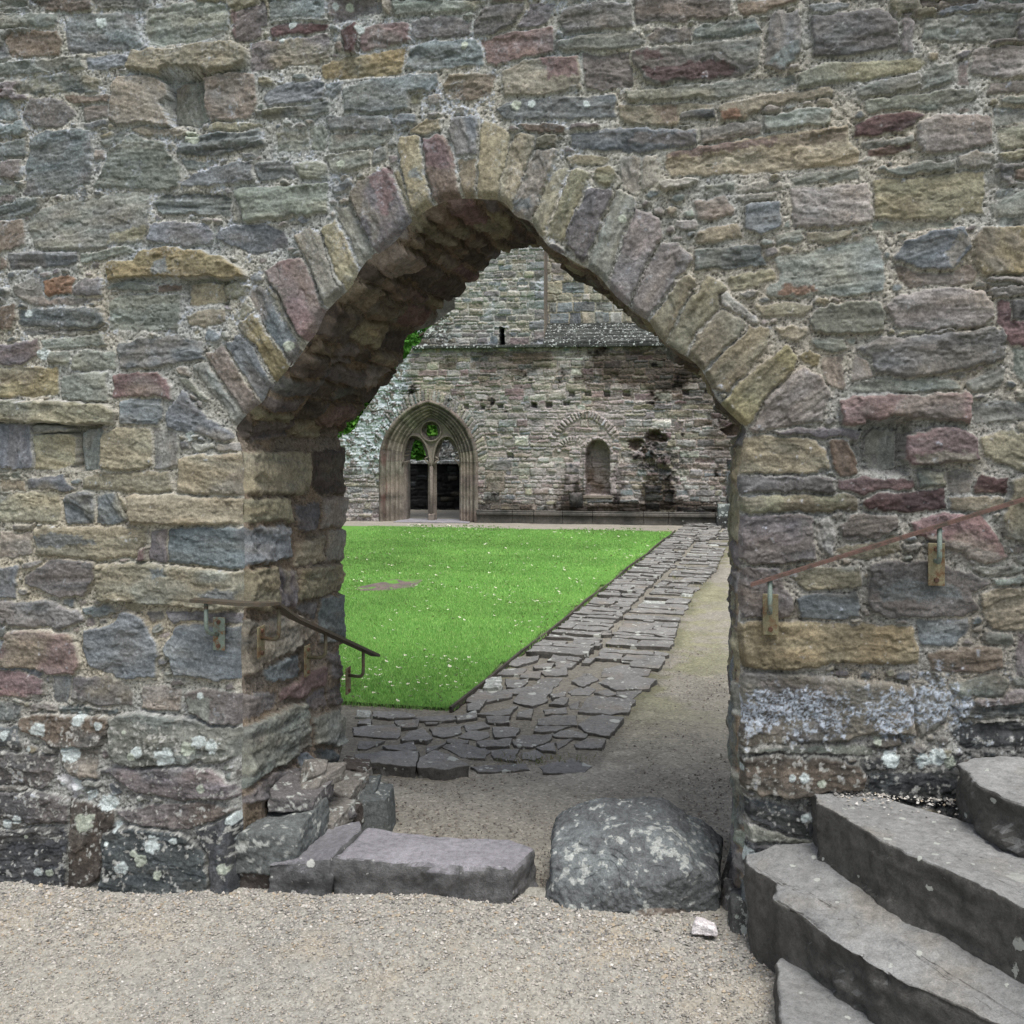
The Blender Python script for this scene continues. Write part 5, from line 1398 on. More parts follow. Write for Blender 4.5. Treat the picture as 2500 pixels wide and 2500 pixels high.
# doorway geometry
DCX = (fx(934)+fx(1160))/2; DHW = (fx(1160)-fx(934))/2; DZA = fz(982, 1045); DZS = fz(1128, 1045)
def parch(cx, hw, zb, zs, za, n=15):
    h = za-zs; R = max((hw*hw+h*h)/(2*hw), hw*1.001); cR = cx+hw-R
    t0 = 0; t1 = math.atan2(h, cx-cR); P = [(cx+hw, zb), (cx+hw, (zb+zs)/2)]
    for k in range(n+1):
        t = t1*k/n; P.append((cR+R*math.cos(t), zs+R*math.sin(t)))
    L_ = [(2*cx-x, z) for x, z in P[:-1]][::-1]
    return np.array(P+L_)                          # right foot, up over the apex, left foot
far = []
rs = np.random.RandomState(41)
zE = fz(848, 1300)
far += coursed(-8.2, 9.0, 0, zE+.1, rs, (.04, .135), (.09, .36), "mmpptgwoobmrtnm", jit=.016)
def fst_(px, c, h=0., grp=0): far.append(dict(p=FP(*np.array(px, float).T), grp=grp, kind='stone', c=c, h=h))
def fr(u0, v0, u1, v1, c, h=.01): fst_([(u0, v1), (u1, v1), (u1, v0), (u0, v0)], c, h)
# blocks that catch the eye
for a in [(1232, 948, 1280, 968, 'r'), (1282, 948, 1306, 966, 'm'), (1340, 950, 1382, 974, 'm'), (1100, 948, 1134, 966, 'r'), (1442, 954, 1474, 970, 'r'), (1646, 1028, 1668, 1050, 'r'), (1620, 1056, 1640, 1072, 'r'), (1690, 1048, 1752, 1066, 't'), (1648, 1054, 1705, 1068, 'o'),
          (1630, 1000, 1690, 1018, 'o'), (1590, 1022, 1640, 1045, 'w'), (1184, 1122, 1250, 1150, 'p'), (1184, 1150, 1232, 1200, 'b'), (1180, 1200, 1222, 1224, 'p'), (1256, 1064, 1290, 1088, 'w'), (1252, 860, 1352, 890, 'b'), (1170, 930, 1222, 944, 'b'), (1164, 1172, 1184, 1190, 'r'), (1170, 1190, 1182, 1200, 'r'),
          (1600, 960, 1640, 980, 't'), (1600, 930, 1640, 950, 'p'), (1448, 1152, 1450, 1153, 't'), (1300, 880, 1360, 896, 'o'), (1186, 1156, 1228, 1176, 'b')]: fr(*a)
# radiating stones over the doorway and the relieving arch beside it
def fan(pts_in, pts_out, codes, h=.012, split=1.):
    n = len(pts_in)
    for i in range(n-1):
        a, b, c, d = pts_in[i], pts_in[i+1], pts_out[i+1], pts_out[i]; k = .04
        far.append(dict(p=np.array([a*(1-k)+b*k, b*(1-k)+a*k, c*(1-k)+d*k, d*(1-k)+c*k]), grp=0, kind='stone', c=codes[i % len(codes)], h=h))
ao = parch(DCX, DHW, 0, DZS, DZA, 22); ao = ao[2:-2]; cc0 = np.array([DCX, DZS])
ctr = ao.mean(0); dirs = ao-np.array([DCX, DZS-.25]); dirs /= np.hypot(*dirs.T)[:, None]
fan(ao+dirs*.01, ao+dirs*.24, list("ogmoopmgp"))
ra = [(1338, 1066), (1352, 1050), (1366, 1034), (1382, 1020), (1398, 1010), (1416, 1004), (1434, 1002), (1452, 1006), (1468, 1014), (1484, 1026), (1500, 1042), (1512, 1060)]
ri = [(1354, 1074), (1368, 1058), (1381, 1044), (1394, 1034), (1407, 1027), (1420, 1023), (1434, 1022), (1447, 1026), (1460, 1033), (1472, 1044), (1484, 1056), (1494, 1070)]
def dens(p, k=2): p = np.array(p, float); t = np.arange(0, len(p)-1+1e-6, 1/k); return np.stack([np.interp(t, range(len(p)), p[:, i]) for i in (0, 1)], -1)
fan(FP(*dens(ri).T), FP(*dens(ra).T), list("mgopmtgo"), .03)
bi = [(1368+27*math.cos(t)+ 29, 1104-26*math.sin(t)) for t in np.linspace(math.pi, 0, 15)]; bo = [(1397+38*math.cos(t), 1104-40*math.sin(t)) for t in np.linspace(math.pi, 0, 15)]
fan(FP(*np.array(bi).T), FP(*np.array(bo).T), list("wmtmw"), .01)
# dark dressed blocks of broken piers
for a in [(1380, 1130, 1416, 1156, 'G'), (1378, 1157, 1416, 1182, 'B'), (1376, 1183, 1420, 1202, 'B'), (1390, 1203, 1424, 1240, 'G'), (1574, 1185, 1616, 1204, 'G'), (1618, 1193, 1648, 1204, 'k'), (1574, 1205, 1620, 1224, 'G'), (1622, 1206, 1648, 1228, 'G'), (1576, 1226, 1612, 1246, 'G'),
          (1560, 1236, 1575, 1246, 'G'), (1650, 1236, 1700, 1248, 'G'), (1702, 1234, 1752, 1248, 'G'), (1432, 1220, 1560, 1228, 'G'), (1434, 1229, 1562, 1240, 'B'), (1774, 1120, 1792, 1146, 'k'), (1770, 1148, 1792, 1182, 'G'), (1772, 1184, 1794, 1204, 'G'), (1772, 1206, 1794, 1232, 'k')]: fr(*a, .025)
def hole_(u0, v0, u1, v1, d, c=None):
    s = dict(p=FP(np.array([u0, u1, u1, u0], float), np.array([v1, v1, v0, v0], float)), grp=0, kind='hole', h=-d)
    if c: s['c'] = c
    far.append(s)
for a in [(1390, 955, 1403, 968), (1427, 955, 1442, 968), (1474, 955, 1488, 969), (1521, 954, 1537, 968), (1668, 953, 1682, 964), (1720, 951, 1738, 960), (1332, 982, 1349, 993), (1376, 981, 1390, 990), (1132, 988, 1143, 1000), (1174, 990, 1184, 1000), (1216, 990, 1228, 997), (1296, 985, 1311, 995), (1334, 985, 1347, 997), (1238, 1107, 1253, 1120), (1297, 983, 1308, 992)]:
    hole_(*a, .085)
# ragged scars where cross walls were torn away
rz = random.Random(9)
for _ in range(26):
    u_ = 1545+rz.random()*85; v_ = 1056+rz.random()*50
    if v_ > 1080 and u_ > 1600: continue
    w_, h_ = rz.uniform(8, 20), rz.uniform(5, 11)
    far.append(dict(p=FP(*np.array([(u_-w_, v_+h_*rz.uniform(-.4, .4)), (u_-w_*.4, v_-h_), (u_+w_*.6, v_-h_*rz.uniform(.5, 1)), (u_+w_, v_+h_*rz.uniform(-.4, .4)), (u_+w_*.2, v_+h_)], float).T), grp=0, kind='hole', h=-rz.uniform(.03, .09), c=rz.choice('BBtGp')))
far.append(dict(p=FP(*np.array([(1758, 1050), (1800, 1030), (1830, 1040), (1830, 1062), (1775, 1066)], float).T), grp=0, kind='hole', h=-.10, c='B'))
# the plain niche with a rounded head
NC, NH = (fx(1430)+fx(1488))/2, (fx(1488)-fx(1430))/2; nz0, nzs = fz(1208, 1460), fz(1108, 1460)
npoly = np.array([(NC-NH, nz0)]+[(NC-NH*math.cos(t), nzs+NH*1.15*math.sin(t)) for t in np.linspace(0, math.pi, 13)]+[(NC+NH, nz0)])
fr(1424, 1125, 1432, 1200, 'm', .03); fr(1487, 1106, 1510, 1128, 'G', .015); fr(1488, 1128, 1504, 1150, 't', .02); fr(1488, 1166, 1504, 1210, 'm', .03)
nhood = [(NC-NH*1.33*math.cos(t), nzs+NH*1.45*math.sin(t)) for t in np.linspace(0, math.pi, 9)]; nin = [(NC-NH*1.02*math.cos(t), nzs+NH*1.17*math.sin(t)) for t in np.linspace(0, math.pi, 9)]
fan(np.array(nin), np.array(nhood), ['m'], .02)
far.append(dict(p=npoly, grp=0, kind='hole', h=-.24, c='B'))
xs_ = axis([(-8, fx(850)-.1, .06), (fx(850)-.1, fx(1830)+.2, .0105), (fx(1830)+.2, 9, .06)]); zs2 = np.arange(-.02, zE, .0105)
XF, ZF, HF, CF, MFk, IDF = masonry(xs_, zs2, far, 91, warp=.012, mcol=(136, 129, 124), big=2.2, mlump=1.3, hole_r=.012, grow=.002, gap=.004, sat=.5, vary=.22)
# photo place of each point of this wall, for the weathering that sits there
ww = OF[None, None]+XF[..., None]*XD; td = ww @ FW; UF = 1250+FPX*(ww @ RT)/td; VF = HOR+(CAM_H-ZF)*FPX/td
f1 = fbm(XF*3.1, ZF*3.1, 4, 81); f2 = fbm(XF*14, ZF*14, 3, 82); f3 = fbm(XF*45, ZF*45, 2, 83)
def stain(u, v, ru, rv, amt, col=(58, 54, 50)):
    global CF
    k = np.exp(-((UF-u)/ru)**2-((VF-v)/rv)**2)*1.5; k = sm(.25, .85, k+.45*f1+.25*f2)*min(1, amt*1.25); CF = CF*(1-k[..., None])+CF*srgb(col)/.17*k[..., None]
for a in [(1560, 900, 150, 55, .75), (1250, 880, 130, 26, .6), (1700, 950, 70, 60, .5), (1200, 1240, 120, 22, .6), (1395, 1210, 40, 50, .7), (1600, 1215, 50, 45, .7), (1500, 1240, 160, 14, .8), (1690, 1235, 90, 14, .8), (1180, 925, 60, 12, .5), (1600, 1120, 40, 50, .25), (1760, 1080, 40, 60, .55), (1500, 1268, 400, 10, .6), (1440, 1115, 30, 25, .5)]: stain(*a)
# pinkish lime wash in the middle, lichen over the broken left end
pale = sm(1250, 1330, UF)*sm(1560, 1480, UF)*sm(930, 980, VF)*sm(1230, 1180, VF); k = pale*sm(-.5, .4, f1+.4*f2)*.5
CF = CF*(1-k[..., None])+srgb((158, 148, 146))*k[..., None]
k = sm(1010, 975, UF+.3*(VF-900)*.35)*sm(1180, 1120, VF)*sm(-.25, .15, f2*.8+f3*.6+.25*f1)*.88
dkl = sm(1005, 980, UF)*sm(1240, 1100, VF)
CF = CF*(1-.45*dkl)[..., None]; CF = CF*(1-k[..., None])+srgb((164, 172, 176))*k[..., None]
k = sm(1240, 1130, UF)*sm(.45, .6, f3+.3*f2)*.5*sm(870, 1100, VF); CF = CF*(1-k[..., None])+srgb((170, 168, 164))*k[..., None]
HF = HF+.05*sm(.0, .5, f1)*np.exp(-((UF-1600)/60)**2-((VF-1140)/40)**2)*f2-.02*dkl*f2
RS = np.exp(-((UF-1610)/70)**2-((VF-1130)/55)**2); HF = HF+RS*.06*f2+RS*.04*f1; CF = CF*(1-.3*sm(.2, .8, RS+.3*f2))[..., None]
# broken outline of the left end; door opening
topx = [fx(700), fx(866), fx(905), fx(930), fx(965), fx(985), fx(1004), fx(1012)]; topz = [fz(1150, 866), fz(1042, 866), fz(985, 905), fz(938, 930), fz(900, 965), fz(873, 985), fz(852, 1004), zE+.2]
TOPZ = np.interp(xs_, topx, topz); TOPZ = TOPZ+(np.floor(fbm(xs_*5, xs_*0+.4, 3, 77)*4)/4)*.06*(TOPZ < zE)
DOOR = parch(DCX, DHW-.02, -.05, DZS, DZA-.02)
dd = sdf(XF, ZF, np.concatenate([DOOR, [(DCX-DHW+.02, -.2), (DCX+DHW-.02, -.2)]][:1]))
kv = (ZF < TOPZ[None]+.012) & (dd < 0)
kq = kv[:-1, :-1] & kv[1:, :-1] & kv[:-1, 1:] & kv[1:, 1:]
VFm = np.stack([*np.moveaxis(WPa(XF, -HF, ZF), -1, 0)], -1).reshape(-1, 3); CFm = np.concatenate([CF*ALB*1.2, MFk[..., None]], -1).reshape(-1, 4)
v_, f_, c_ = compact(VFm, grid_faces(len(zs2), len(xs_), kq), CFm); mesh_np("wall", v_, f_, M_FAR, abbey, c_)
# thickness: top and back of that wall
T2 = .75; idx = np.arange(0, len(xs_), 3); tz = np.minimum(TOPZ[idx], zE)-.004
dep = np.linspace(0, T2, 9); AX, DP = np.meshgrid(xs_[idx], dep); TZ = np.tile(tz, (len(dep), 1))-.03*DP+.03*fbm(AX*6, DP*6, 3, 5)*(TZ_ if False else (np.tile(tz, (len(dep), 1)) < zE-.05))
mesh_np("wall_top", WPa(AX, DP, TZ).reshape(-1, 3), grid_faces(len(dep), len(idx))[:, ::-1], M_CAP, abbey)
bkx = np.concatenate([np.linspace(-8, DCX-DHW, 30), np.linspace(DCX-DHW, DCX+DHW, 31)[1:-1], np.linspace(DCX+DHW, 9, 30)])
zlo = []
for a in bkx:
    o_ = parch(DCX, DHW, 0, DZS, DZA, 30)
    if abs(a-DCX) < DHW:
        h_ = o_[2:-2]; h_ = h_[np.argsort(h_[:, 0])]; zlo.append(float(np.interp(a, h_[:, 0], h_[:, 1])))
    else: zlo.append(0.)
zlo = np.array(zlo); zhi = np.minimum(np.interp(bkx, topx, topz), zE)-.03
mesh_np("back_face", np.concatenate([WPa(bkx, np.full_like(bkx, T2), zlo), WPa(bkx, np.full_like(bkx, T2), np.maximum(zhi, zlo+.01))]), np.stack([np.arange(len(bkx)-1), np.arange(1, len(bkx)), np.arange(1, len(bkx))+len(bkx), np.arange(len(bkx)-1)+len(bkx)], -1), M_PLINTH, abbey)
# ---- upper storey, set back: projecting bay on the left with pale quoins, recessed wall on the right
up = []
rs = np.random.RandomState(43); SB, SR = .22, .72
zU0, zU1 = zE-.05, 7.4
def ub(u, dep): return fx(u, dep)
quo = ub(1328, SB)
up += coursed(-8.2, quo-.0, zU0, zU1, rs, (.05, .12), (.10, .30), "onmgotnwpo", jit=.014)
zq = zU0; i = 0
while zq < zU1:
    h = rs.uniform(.14, .20); w = .17 if i % 2 else .26
    up.append(dict(p=np.array([(quo-w, zq+.004), (quo+.03, zq+.004), (quo+.03, zq+h-.004), (quo-w, zq+h-.004)]), grp=0, kind='stone', c='gmgp'[i % 4] if i % 5 else 'g', h=.012)); zq += h; i += 1
for (u0, v0, u1, v1, c) in [(1238, 822, 1294, 842, 'r'), (1206, 796, 1240, 802, 'g'), (1196, 820, 1216, 842, 'g'), (1234, 804, 1246, 842, 'm'), (1204, 806, 1217, 820, 'm')]:
    up.append(dict(p=FP(np.array([u0, u1, u1, u0], float), np.array([v1, v1, v0, v0], float), SB), grp=0, kind='stone', c=c, h=.012))
up.append(dict(p=FP(np.array([1219, 1231, 1231, 1219], float), np.array([845, 845, 800, 799], float), SB), grp=0, kind='hole', h=-.45, c='k'))  # slit coloured near-black as well as deep, shade painted inside
def sheet(name, stones, xa, za, dep, seed, mcol, st_, fn=None, topf=None, big=2.2):
    Xa, Za, Ha, Ca, Ma, _ = masonry(xa, za, stones, seed, warp=.010, mcol=mcol, big=big, mlump=1.1, hole_r=.01, grow=.002, gap=.004, sat=.48, vary=.2)
    if fn: Ca = fn(Xa, Za, Ca)
    kv = np.ones(Xa.shape, bool) if topf is None else Za < topf(Xa)
    kq = kv[:-1, :-1] & kv[1:, :-1] & kv[:-1, 1:] & kv[1:, 1:]
    v_, f_, c_ = compact(WPa(Xa, dep-Ha, Za).reshape(-1, 3), grid_faces(len(za), len(xa), kq), np.concatenate([Ca*ALB*1.12, Ma[..., None]], -1).reshape(-1, 4))
    return mesh_np(name, v_, f_, M_FAR, abbey, c_)
def upfn(Xa, Za, Ca):
    g1 = fbm(Xa*3, Za*3, 4, 84); g2 = fbm(Xa*16, Za*16, 3, 85); g3 = fbm(Xa*45, Za*45, 2, 86)
    e = sm(ub(1122, SB), ub(1085, SB), Xa); Ca = Ca*(1-.55*e)[..., None]
    k = sm(.25, .45, g3*.6+g2*.7)*e*.85; Ca = Ca*(1-k[..., None])+srgb((176, 180, 176))*k[..., None]
    k = sm(.45, .75, g1+.5*g2)*.6*(1-e); return Ca*(1-k[..., None])+srgb((160, 164, 168))*k[..., None]
def upleft(Xa):
    return np.interp(Xa, [ub(1000, SB), ub(1026, SB), ub(1040, SB), ub(1085, SB), ub(1110, SB), ub(1126, SB)], [zU0+.02, fz(835, 1026, SB), fz(805, 1040, SB), fz(770, 1085, SB), fz(752, 1110, SB), 9.])
xu = axis([(ub(1000, SB), quo, .011)]); zu = axis([(zU0, 5.2, .011), (5.2, zU1, .06)])
sheet("upper_wall", up, np.r_[xu, quo], zu, SB, 92, (146, 144, 137), 1, upfn, upleft)
up2 = coursed(quo-.2, 9.2, zU0, zU1, np.random.RandomState(44), (.11, .24), (.14, .40), "ggooonmgwo", jit=.02)
sheet("upper_wall", up2, axis([(quo-.02, fx(1800), .011), (fx(1800), 9, .06)]), zu, SR, 93, (142, 137, 122), 1)
m = FB(); m.fbox(quo-.004, quo+.012, SB+.01, SR+.3, zU0, zU1, 0); m.build("bay_return", M_DRESS, abbey)
m = FB(); m.fbox(ub(1040, SB), 9, SR+.1, SR+.5, zU0, zU1-.05, 0); m.build("wall_core", M_PLINTH, abbey)
# string course under the set-back, capped and full of lichen
m = FB(); rq = random.Random(4); a = fx(1008)
while a < 8.9:
    w = rq.uniform(.25, .6); m.fbox(a, a+w-.006, -.085+rq.uniform(-.008, .008), .3, zE-.012+rq.uniform(-.006, .006), zE+.045+rq.uniform(-.004, .004), .012); a += w
m.build("string_course", M_CAP, abbey)
# stone-slated offset to the right of the bay
zt0, zt1 = fz(846, 1450), fz(797, 1450, SR)
ro = MB()
for k in range(5):
    z0 = zt0+.04+(zt1-zt0-.04)*k/5; z1 = zt0+.04+(zt1-zt0-.04)*(k+1)/5; d0 = .0+(SR-.02)*k/5-.05; d1 = (SR-.02)*(k+1)/5+.02
    a = quo+.012
    while a < 8.9:
        w = rq.uniform(.18, .5); j = rq.uniform(-.012, .012); t = .045
        P = [WP(a+.003, d0+j, z0-.002), WP(a+w-.003, d0+j, z0-.002+rq.uniform(-.006, .006)), WP(a+w-.003, d1, z1+.012), WP(a+.003, d1, z1+.012)]
        vs1 = [ro.bm.verts.new(p) for p in P]; vs2 = [ro.bm.verts.new((p[0], p[1], p[2]+t)) for p in P]
        ro.bm.faces.new(vs2); ro.bm.faces.new((vs1[0], vs1[1], vs2[1], vs2[0])); ro.bm.faces.new((vs1[1], vs1[2], vs2[2], vs2[1])); ro.bm.faces.new((vs1[3], vs1[0], vs2[0], vs2[3])); a += w
ro.build("slate_offset", M_CAP, abbey)
m = FB(); a = quo+.01
while a < 8.9:
    w = rq.uniform(.4, .9); m.fbox(a, a+w-.005, SR-.07, SR+.05, zt1+.005, zt1+.05, .01); a += w
m.build("string_course", M_CAP, abbey)
# plinth moulding
m = FB(); a = fx(1164); z_p = fz(1256, 1400)
while a < fx(1756):
    w = min(rq.uniform(.35, .9), fx(1756)-a)
    m.fbox(a, a+w-.005, -.09, .06, z_p-.02, z_p+.035, .014); m.fbox(a, a+w-.004, -.055, .06, z_p+.036, z_p+.06, .01); m.fbox(a, a+w-.006, -.045, .06, -.03, z_p-.021, .006); a += w+.0001
m.build("plinth", M_PLINTH, abbey)
m = FB(); m.fbox(fx(1424), fx(1496), -.045, .02, fz(1216, 1460), fz(1209, 1460), .008); m.build("niche_sill", M_DRESS, abbey)
# ---- moulded doorway
dwy = thing("_", None, None); bpy.data.objects.remove(dwy)
steps_ = [(-.03, .06), (-.05, -.03), (-.03, -.075), (.0, -.08), (.015, -.04), (.022, .03), (.035, .055), (.05, .02), (.062, .0), (.075, .02), (.082, .09), (.095, .125), (.108, .08), (.125, .07), (.135, .15), (.142, .20), (.155, .215), (.168, .17), (.185, .165), (.192, .26), (.205, .285), (.22, .235), (.236, .25), (.244, .34), (.262, .36), (.27, .40), (.27, .62), (.262, .74)]
hi = DZA-DZS; rings_ = []
for ins, dpt in steps_:
    dpt = dpt*.65 if dpt < .7 else dpt
    hw_ = DHW-ins*(DHW-(fx(1126)-fx(989))/2*1.0)/.27*1.0; za_ = DZA-ins*(DZA-fz(1016, 1046, .3))/.27
    o_ = parch(DCX, hw_, -.01, DZS, za_, 18); wobb = .004*fbm(o_[:, 0]*9, o_[:, 1]*9, 3, 4)
    rings_.append(WPa(o_[:, 0], np.full(len(o_), dpt)+wobb, o_[:, 1]))
R_ = np.stack(rings_); V = R_.reshape(-1, 3)
# pale ashlar joints: break the jambs into drums by colour of each block
nrow = R_.shape[1]; zc_ = R_[0, :, 2]; rj = np.random.RandomState(3); blk = {}
Vd, Fd, Cd = [], [], []
sub = 6
R2 = np.stack([np.stack([np.interp(np.arange(0, nrow-1+1e-9, 1/sub), range(nrow), R_[k, :, c]) for c in range(3)], -1) for k in range(R_.shape[0])])
n2_ = R2.shape[1]; arcl = np.r_[0, np.cumsum(np.linalg.norm(np.diff(R2[0], axis=0), axis=1))]; bid = np.floor(arcl/.21).astype(int); jn = np.abs((arcl/.21) % 1-.0) < .07
tone = rj.uniform(.72, 1.22, bid.max()+1); hue = rj.uniform(-.05, .05, (bid.max()+1, 3))
cD = srgb((124, 115, 106))*tone[bid][:, None]*(1+hue[bid])*np.where(jn, .5, 1.)[:, None]
red = np.exp(-((R2[0, :, 2]-.75)/.5)**2)*(np.arange(n2_) > n2_*.6)
cD = np.tile(cD[None], (R2.shape[0], 1, 1)); nzD = fbm(R2[..., 0]*9, R2[..., 2]*9, 4, 3); cD = cD*(1+.4*nzD+.25*fbm(R2[..., 0]*30, R2[..., 2]*30, 3, 5))[..., None]
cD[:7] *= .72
rmask = (red*sm(-.2, .3, fbm(R2[..., 2]*4, R2[..., 0]*20, 3, 2)))*(np.arange(R2.shape[0])[:, None] < 9)*.7; cD = cD*(1-rmask[..., None])+srgb((98, 62, 58))*rmask[..., None]
mesh_np("doorway", R2.reshape(-1, 3), grid_faces(R2.shape[0], n2_), M_FAR, abbey, (np.concatenate([cD*ALB, np.zeros(cD.shape[:2]+(1,))], -1)).reshape(-1, 4))
# tracery: plate pierced by two lancets and an oculus, standing on a shaft
TD = .24
def t2(u, v): q = FP(np.array(float(u)), float(v), TD); return float(q[0]), float(q[1])
ihw = (fx(1126)-fx(989))/2+.02; iza = fz(1016, 1046, .3)+.03
xa = np.arange(DCX-ihw-.02, DCX+ihw+.02, .009); za = np.arange(-.01, iza+.02, .009); XA, ZA = np.meshgrid(xa, za)
inner = sdf(XA, ZA, parch(DCX, ihw, -.02, DZS, iza))
mu = t2(1054, 1200)[0]; mw = .036
ox, oz = t2(1053, 1052); orad = (t2(1072, 1052)[0]-ox)*1.16
def lancet(xl_, xr_, zsp, apx, apz):
    """pointed head leaning to its own apex"""
    P = [(xr_, -.05), (xr_, zsp)]
    for k in range(1, 13):
        t = k/12; b = 1-(1-t)**1.9; P.append((xr_+(apx-xr_)*(t**1.7), zsp+(apz-zsp)*b))
    for k in range(11, -1, -1):
        t = k/12; b = 1-(1-t)**1.9; P.append((xl_+(apx-xl_)*(t**1.7), zsp+(apz-zsp)*b))
    P.append((xl_, -.05)); return np.array(P)
zsp = t2(1040, 1138)[1]
la = lancet(DCX-ihw+.01, mu-mw, zsp, *t2(1010, 1064)); lb = lancet(mu+mw, DCX+ihw-.01, zsp, *t2(1092, 1066))
solid = np.minimum(np.minimum(inner, -sdf(XA, ZA, la)), np.minimum(-sdf(XA, ZA, lb), np.hypot(XA-ox, ZA-oz)-orad))
kv = solid > -.003; kq = kv[:-1, :-1] & kv[1:, :-1] & kv[:-1, 1:] & kv[1:, 1:]
rel = .030*sm(.045, .0, solid)-.012*sm(.0, .02, .02-solid)
rel = .03*np.sin(np.clip(solid/.05, 0, 1)*math.pi)
v_, f_, _ = compact(WPa(XA, TD-rel, ZA).reshape(-1, 3), grid_faces(len(za), len(xa), kq))
tro = mesh_np("tracery", v_, f_, M_DRESS, abbey)
md = tro.modifiers.new("thick", 'SOLIDIFY'); md.thickness = .13; md.offset = -1
m = MB()
an = np.linspace(0, 2*math.pi, 25); m.tube([WP(ox+(orad+.018)*math.cos(t), TD-.03, oz+(orad+.018)*math.sin(t)) for t in an], .018, 8)
for q in (la, lb):
    qq = [p for p in q if p[1] > zsp-.01]; m.tube([WP(p[0]+(.012 if p[0] > q[:, 0].mean() else -.012), TD-.025, p[1]+.008) for p in qq], .016, 8)
m.tube([WP(mu, TD-.035, -.01), WP(mu, TD-.035, zsp)], .030, 12)
for q, sg in ((la, 1), (la, -1), (lb, 1), (lb, -1)):        # broken cusps
    xm = q[:, 0].max() if sg > 0 else q[:, 0].min(); z_ = zsp+.10; f_in = -sg
    if (q is la and sg < 0): continue
    m.tube([WP(xm, TD, zsp-.01), WP(xm+f_in*.035, TD, zsp+.07), WP(xm+f_in*.09, TD, zsp+.11), WP(xm+f_in*.085, TD, zsp+.135), WP(xm+f_in*.03, TD, zsp+.16)], [.016, .016, .014, .011, .014], 8)
m.build("moulding", M_DRESS, tro, True)
m = FB(); m.fbox(mu-.055, mu+.055, TD-.07, TD+.12, -.01, .13, .02); m.build("shaft_base", M_DRESS, tro)
m = FB(); m.fbox(fx(966), fx(1148), -.16, .5, -.02, .014, .01); m.build("door_sill", M_SLAB, abbey)
adopt(abbey)
# inner room: a low dark wall with a pale ragged coping, a taller wall beyond on the right
def local_mat_root(o): adopt(o); return o
rm = thing("inner_wall", "low dark rubble wall, room shade painted into its stone, seen through the traceried doorway", "wall", WP(DCX, 2.6, 0))
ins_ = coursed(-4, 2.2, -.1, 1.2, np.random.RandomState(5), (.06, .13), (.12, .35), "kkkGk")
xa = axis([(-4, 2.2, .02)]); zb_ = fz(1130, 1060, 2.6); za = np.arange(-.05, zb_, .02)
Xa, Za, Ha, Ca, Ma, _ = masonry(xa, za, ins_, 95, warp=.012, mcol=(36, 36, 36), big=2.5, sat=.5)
mesh_np("masonry", WPa(Xa, 2.6-Ha, Za).reshape(-1, 3), grid_faces(len(za), len(xa)), M_FAR, rm, np.concatenate([Ca*.55, Ma[..., None]], -1).reshape(-1, 4))  # stone colour darkened again, the room's shade painted in
m = FB(); a = -4.
while a < 2.2:
    w = rq.uniform(.12, .35); m.fbox(a, a+w-.01, 2.52+rq.uniform(-.02, .02), 3.05, zb_-.02, zb_+rq.uniform(.015, .05), .012); a += w
m.build("coping", rock_mat("pale_coping", A(150, 152, 148), A(96, 98, 94), A(190, 192, 188), .5, 12, .5), rm)
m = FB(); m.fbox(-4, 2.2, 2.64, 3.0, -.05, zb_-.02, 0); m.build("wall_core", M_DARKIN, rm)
adopt(rm)
bw = thing("broken_wall", "grey lichen-spotted broken wall beyond the doorway, seen through its right light", "wall", WP(fx(1100, 4.5), 4.5, 0))
brk = coursed(-2, 4, 0, 3, np.random.RandomState(6), (.06, .13), (.12, .35), "gGpgt")
xa = axis([(fx(1070, 4.5), 3.5, .02)]); za = np.arange(-.05, 2.7, .02)
Xa, Za, Ha, Ca, Ma, _ = masonry(xa, za, brk, 96, warp=.012, mcol=(110, 108, 104), big=2.5, sat=.5)
g3 = fbm(Xa*30, Za*30, 3, 4); k = sm(.25, .5, g3)*.7; Ca = Ca*.6*(1-k[..., None])+srgb((176, 178, 174))*k[..., None]
tp_ = np.interp(xa, [fx(1070, 4.5), fx(1082, 4.5), fx(1100, 4.5), 3.5], [fz(1100, 1070, 4.5), fz(1068, 1082, 4.5), fz(1050, 1100, 4.5), 2.6])+.04*fbm(xa*8, xa*0, 2, 3)
kv = Za < tp_[None]; kq = kv[:-1, :-1] & kv[1:, :-1] & kv[:-1, 1:] & kv[1:, 1:]
mesh_np("masonry", *compact(WPa(Xa, 4.5-Ha, Za).reshape(-1, 3), grid_faces(len(za), len(xa), kq))[:2], M_FAR, bw, compact(WPa(Xa, 4.5-Ha, Za).reshape(-1, 3), grid_faces(len(za), len(xa), kq), np.concatenate([Ca*ALB*1.12, Ma[..., None]], -1).reshape(-1, 4))[2])
adopt(bw)
# pedestal stump at the right end of the walk
pd = thing("stone_pedestal", "square two-tiered stone pedestal block with lichen at the far right end of the paving", "pedestal", (0, 0, 0))
pb = G(1773, 1291, 0); pd.location = (float(pb[0]), float(pb[1])+.15, 0)
kz = (pb @ FW)/FPX
m = MB(); m.box((float(pb[0]), float(pb[1])+.15, .09), (.31, .30, .20), MF, .012); m.build("base", rock_mat("pedestal_dark", A(66, 66, 64), A(44, 46, 44), A(160, 166, 162), .62, 14, .5), pd)
m = MB(); m.box((float(pb[0]), float(pb[1])+.15, .29), (.275, .26, .195), MF, .01); m.build("upper_block", rock_mat("pedestal_grey", A(110, 116, 112), A(70, 76, 74), A(170, 176, 170), .55, 12, .5), pd)
adopt(pd)
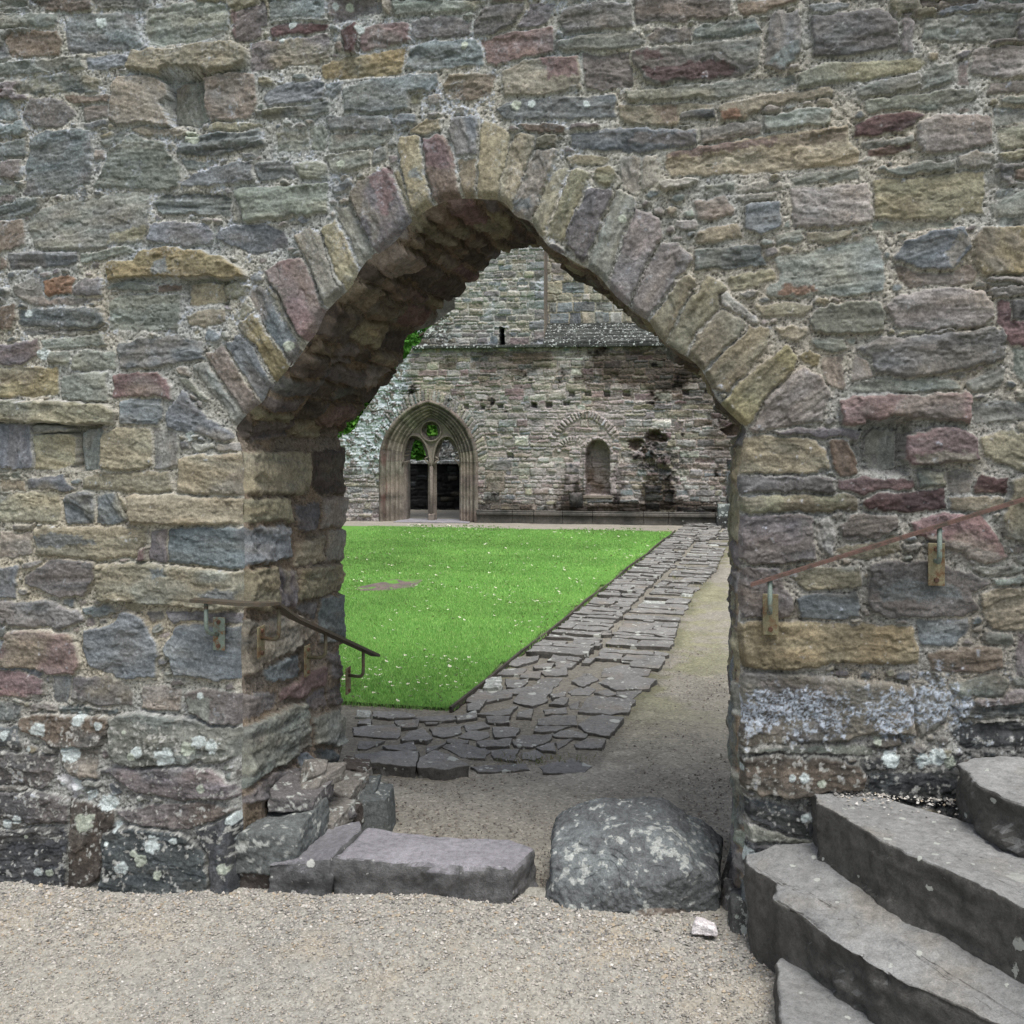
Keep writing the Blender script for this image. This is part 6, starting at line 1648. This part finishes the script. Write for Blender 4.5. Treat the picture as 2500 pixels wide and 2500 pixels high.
# ---- trees behind the range
def leaf_tree(name, label, base, height, crown_r, seed, nleaf, cols, group, leaf=.055):
    rg = np.random.RandomState(seed); root = thing(name, label, "tree", base, group)
    m = MB(); b = Vector(base); tp = b+Vector((rg.uniform(-.3, .3), rg.uniform(-.3, .3), height*.62))
    n = 7; m.tube([b.lerp(tp, i/n)+Vector((.12*math.sin(i*1.3+seed), .1*math.cos(i*1.7), 0)) for i in range(n+1)], [.26*(1-.75*i/n)*height/7 for i in range(n+1)], 9)
    ends = []
    for k in range(11):
        f = rg.uniform(.3, .95); s0 = b.lerp(tp, f); a = rg.uniform(0, 6.28); l = crown_r*rg.uniform(.6, 1.0)
        e_ = s0+Vector((math.cos(a)*l, math.sin(a)*l, l*rg.uniform(.2, .9))); m.tube([s0, s0.lerp(e_, .5)+Vector((0, 0, .12)), e_], [.07, .045, .015], 6); ends.append(e_); ends.append(s0.lerp(e_, .6))
    m.build("trunk", M_BARK, root, True)
    ends.append(tp+Vector((0, 0, height*.2))); E = np.array([list(e) for e in ends])
    cl = rg.randint(0, len(E), 150); Cc_ = E[cl]+rg.normal(0, crown_r*.28, (150, 3)); cr = rg.uniform(.25, .6, 150)
    w = rg.randint(0, 150, nleaf); d = rg.normal(0, 1, (nleaf, 3)); d /= np.linalg.norm(d, axis=1)[:, None]
    P = Cc_[w]+d*(cr[w]*rg.rand(nleaf)**.4)[:, None]
    nv = d+rg.normal(0, .6, d.shape)+np.array([0, 0, .5]); nv /= np.linalg.norm(nv, axis=1)[:, None]
    t1 = np.cross(nv, rg.normal(0, 1, d.shape)); t1 /= np.linalg.norm(t1, axis=1)[:, None]; t2_ = np.cross(nv, t1); s = leaf*rg.uniform(.6, 1.3, (nleaf, 1))
    V = np.stack([P-t1*s, P-t2_*s*.55+nv*s*.1, P+t1*s, P+t2_*s*.55+nv*s*.1], 1).reshape(-1, 3); F = np.arange(nleaf*4).reshape(-1, 4)
    cc = srgb(np.array(cols))[rg.randint(0, len(cols), 150)][w]*rg.uniform(.75, 1.25, (nleaf, 1))
    mesh_np("crown", V, F, mb, root, np.repeat(cc, 4, 0), smooth=False); adopt(root)
M_BARK = rock_mat("bark", A(86, 76, 64), A(52, 46, 40), A(120, 120, 104), .68, 6, .5)
ta = WP(fx(985, 6.5), 6.5, -.1); tb = WP(fx(1048, 7.5), 8.0, -.1); tc_ = WP(fx(870, 5.0), 6.0, -.1); td_ = WP(fx(1130, 9), 11, -.1)
gcols = [(88, 140, 52), (70, 122, 44), (104, 156, 60), (58, 104, 42)]
leaf_tree("tree", "bright green leafy tree filling the oculus of the traceried doorway", tb, 4.6, 1.5, 3, 42000, gcols, "trees behind the ruined range")
leaf_tree("tree", "bright green tree showing through the left light of the traceried doorway", ta, 4.0, 1.3, 5, 38000, gcols, "trees behind the ruined range")
leaf_tree("tree", "green tree rising above the broken sloping end of the far wall", tc_, 6.2, 2.0, 8, 60000, [(82, 136, 52), (98, 150, 58), (66, 116, 46)], "trees behind the ruined range")
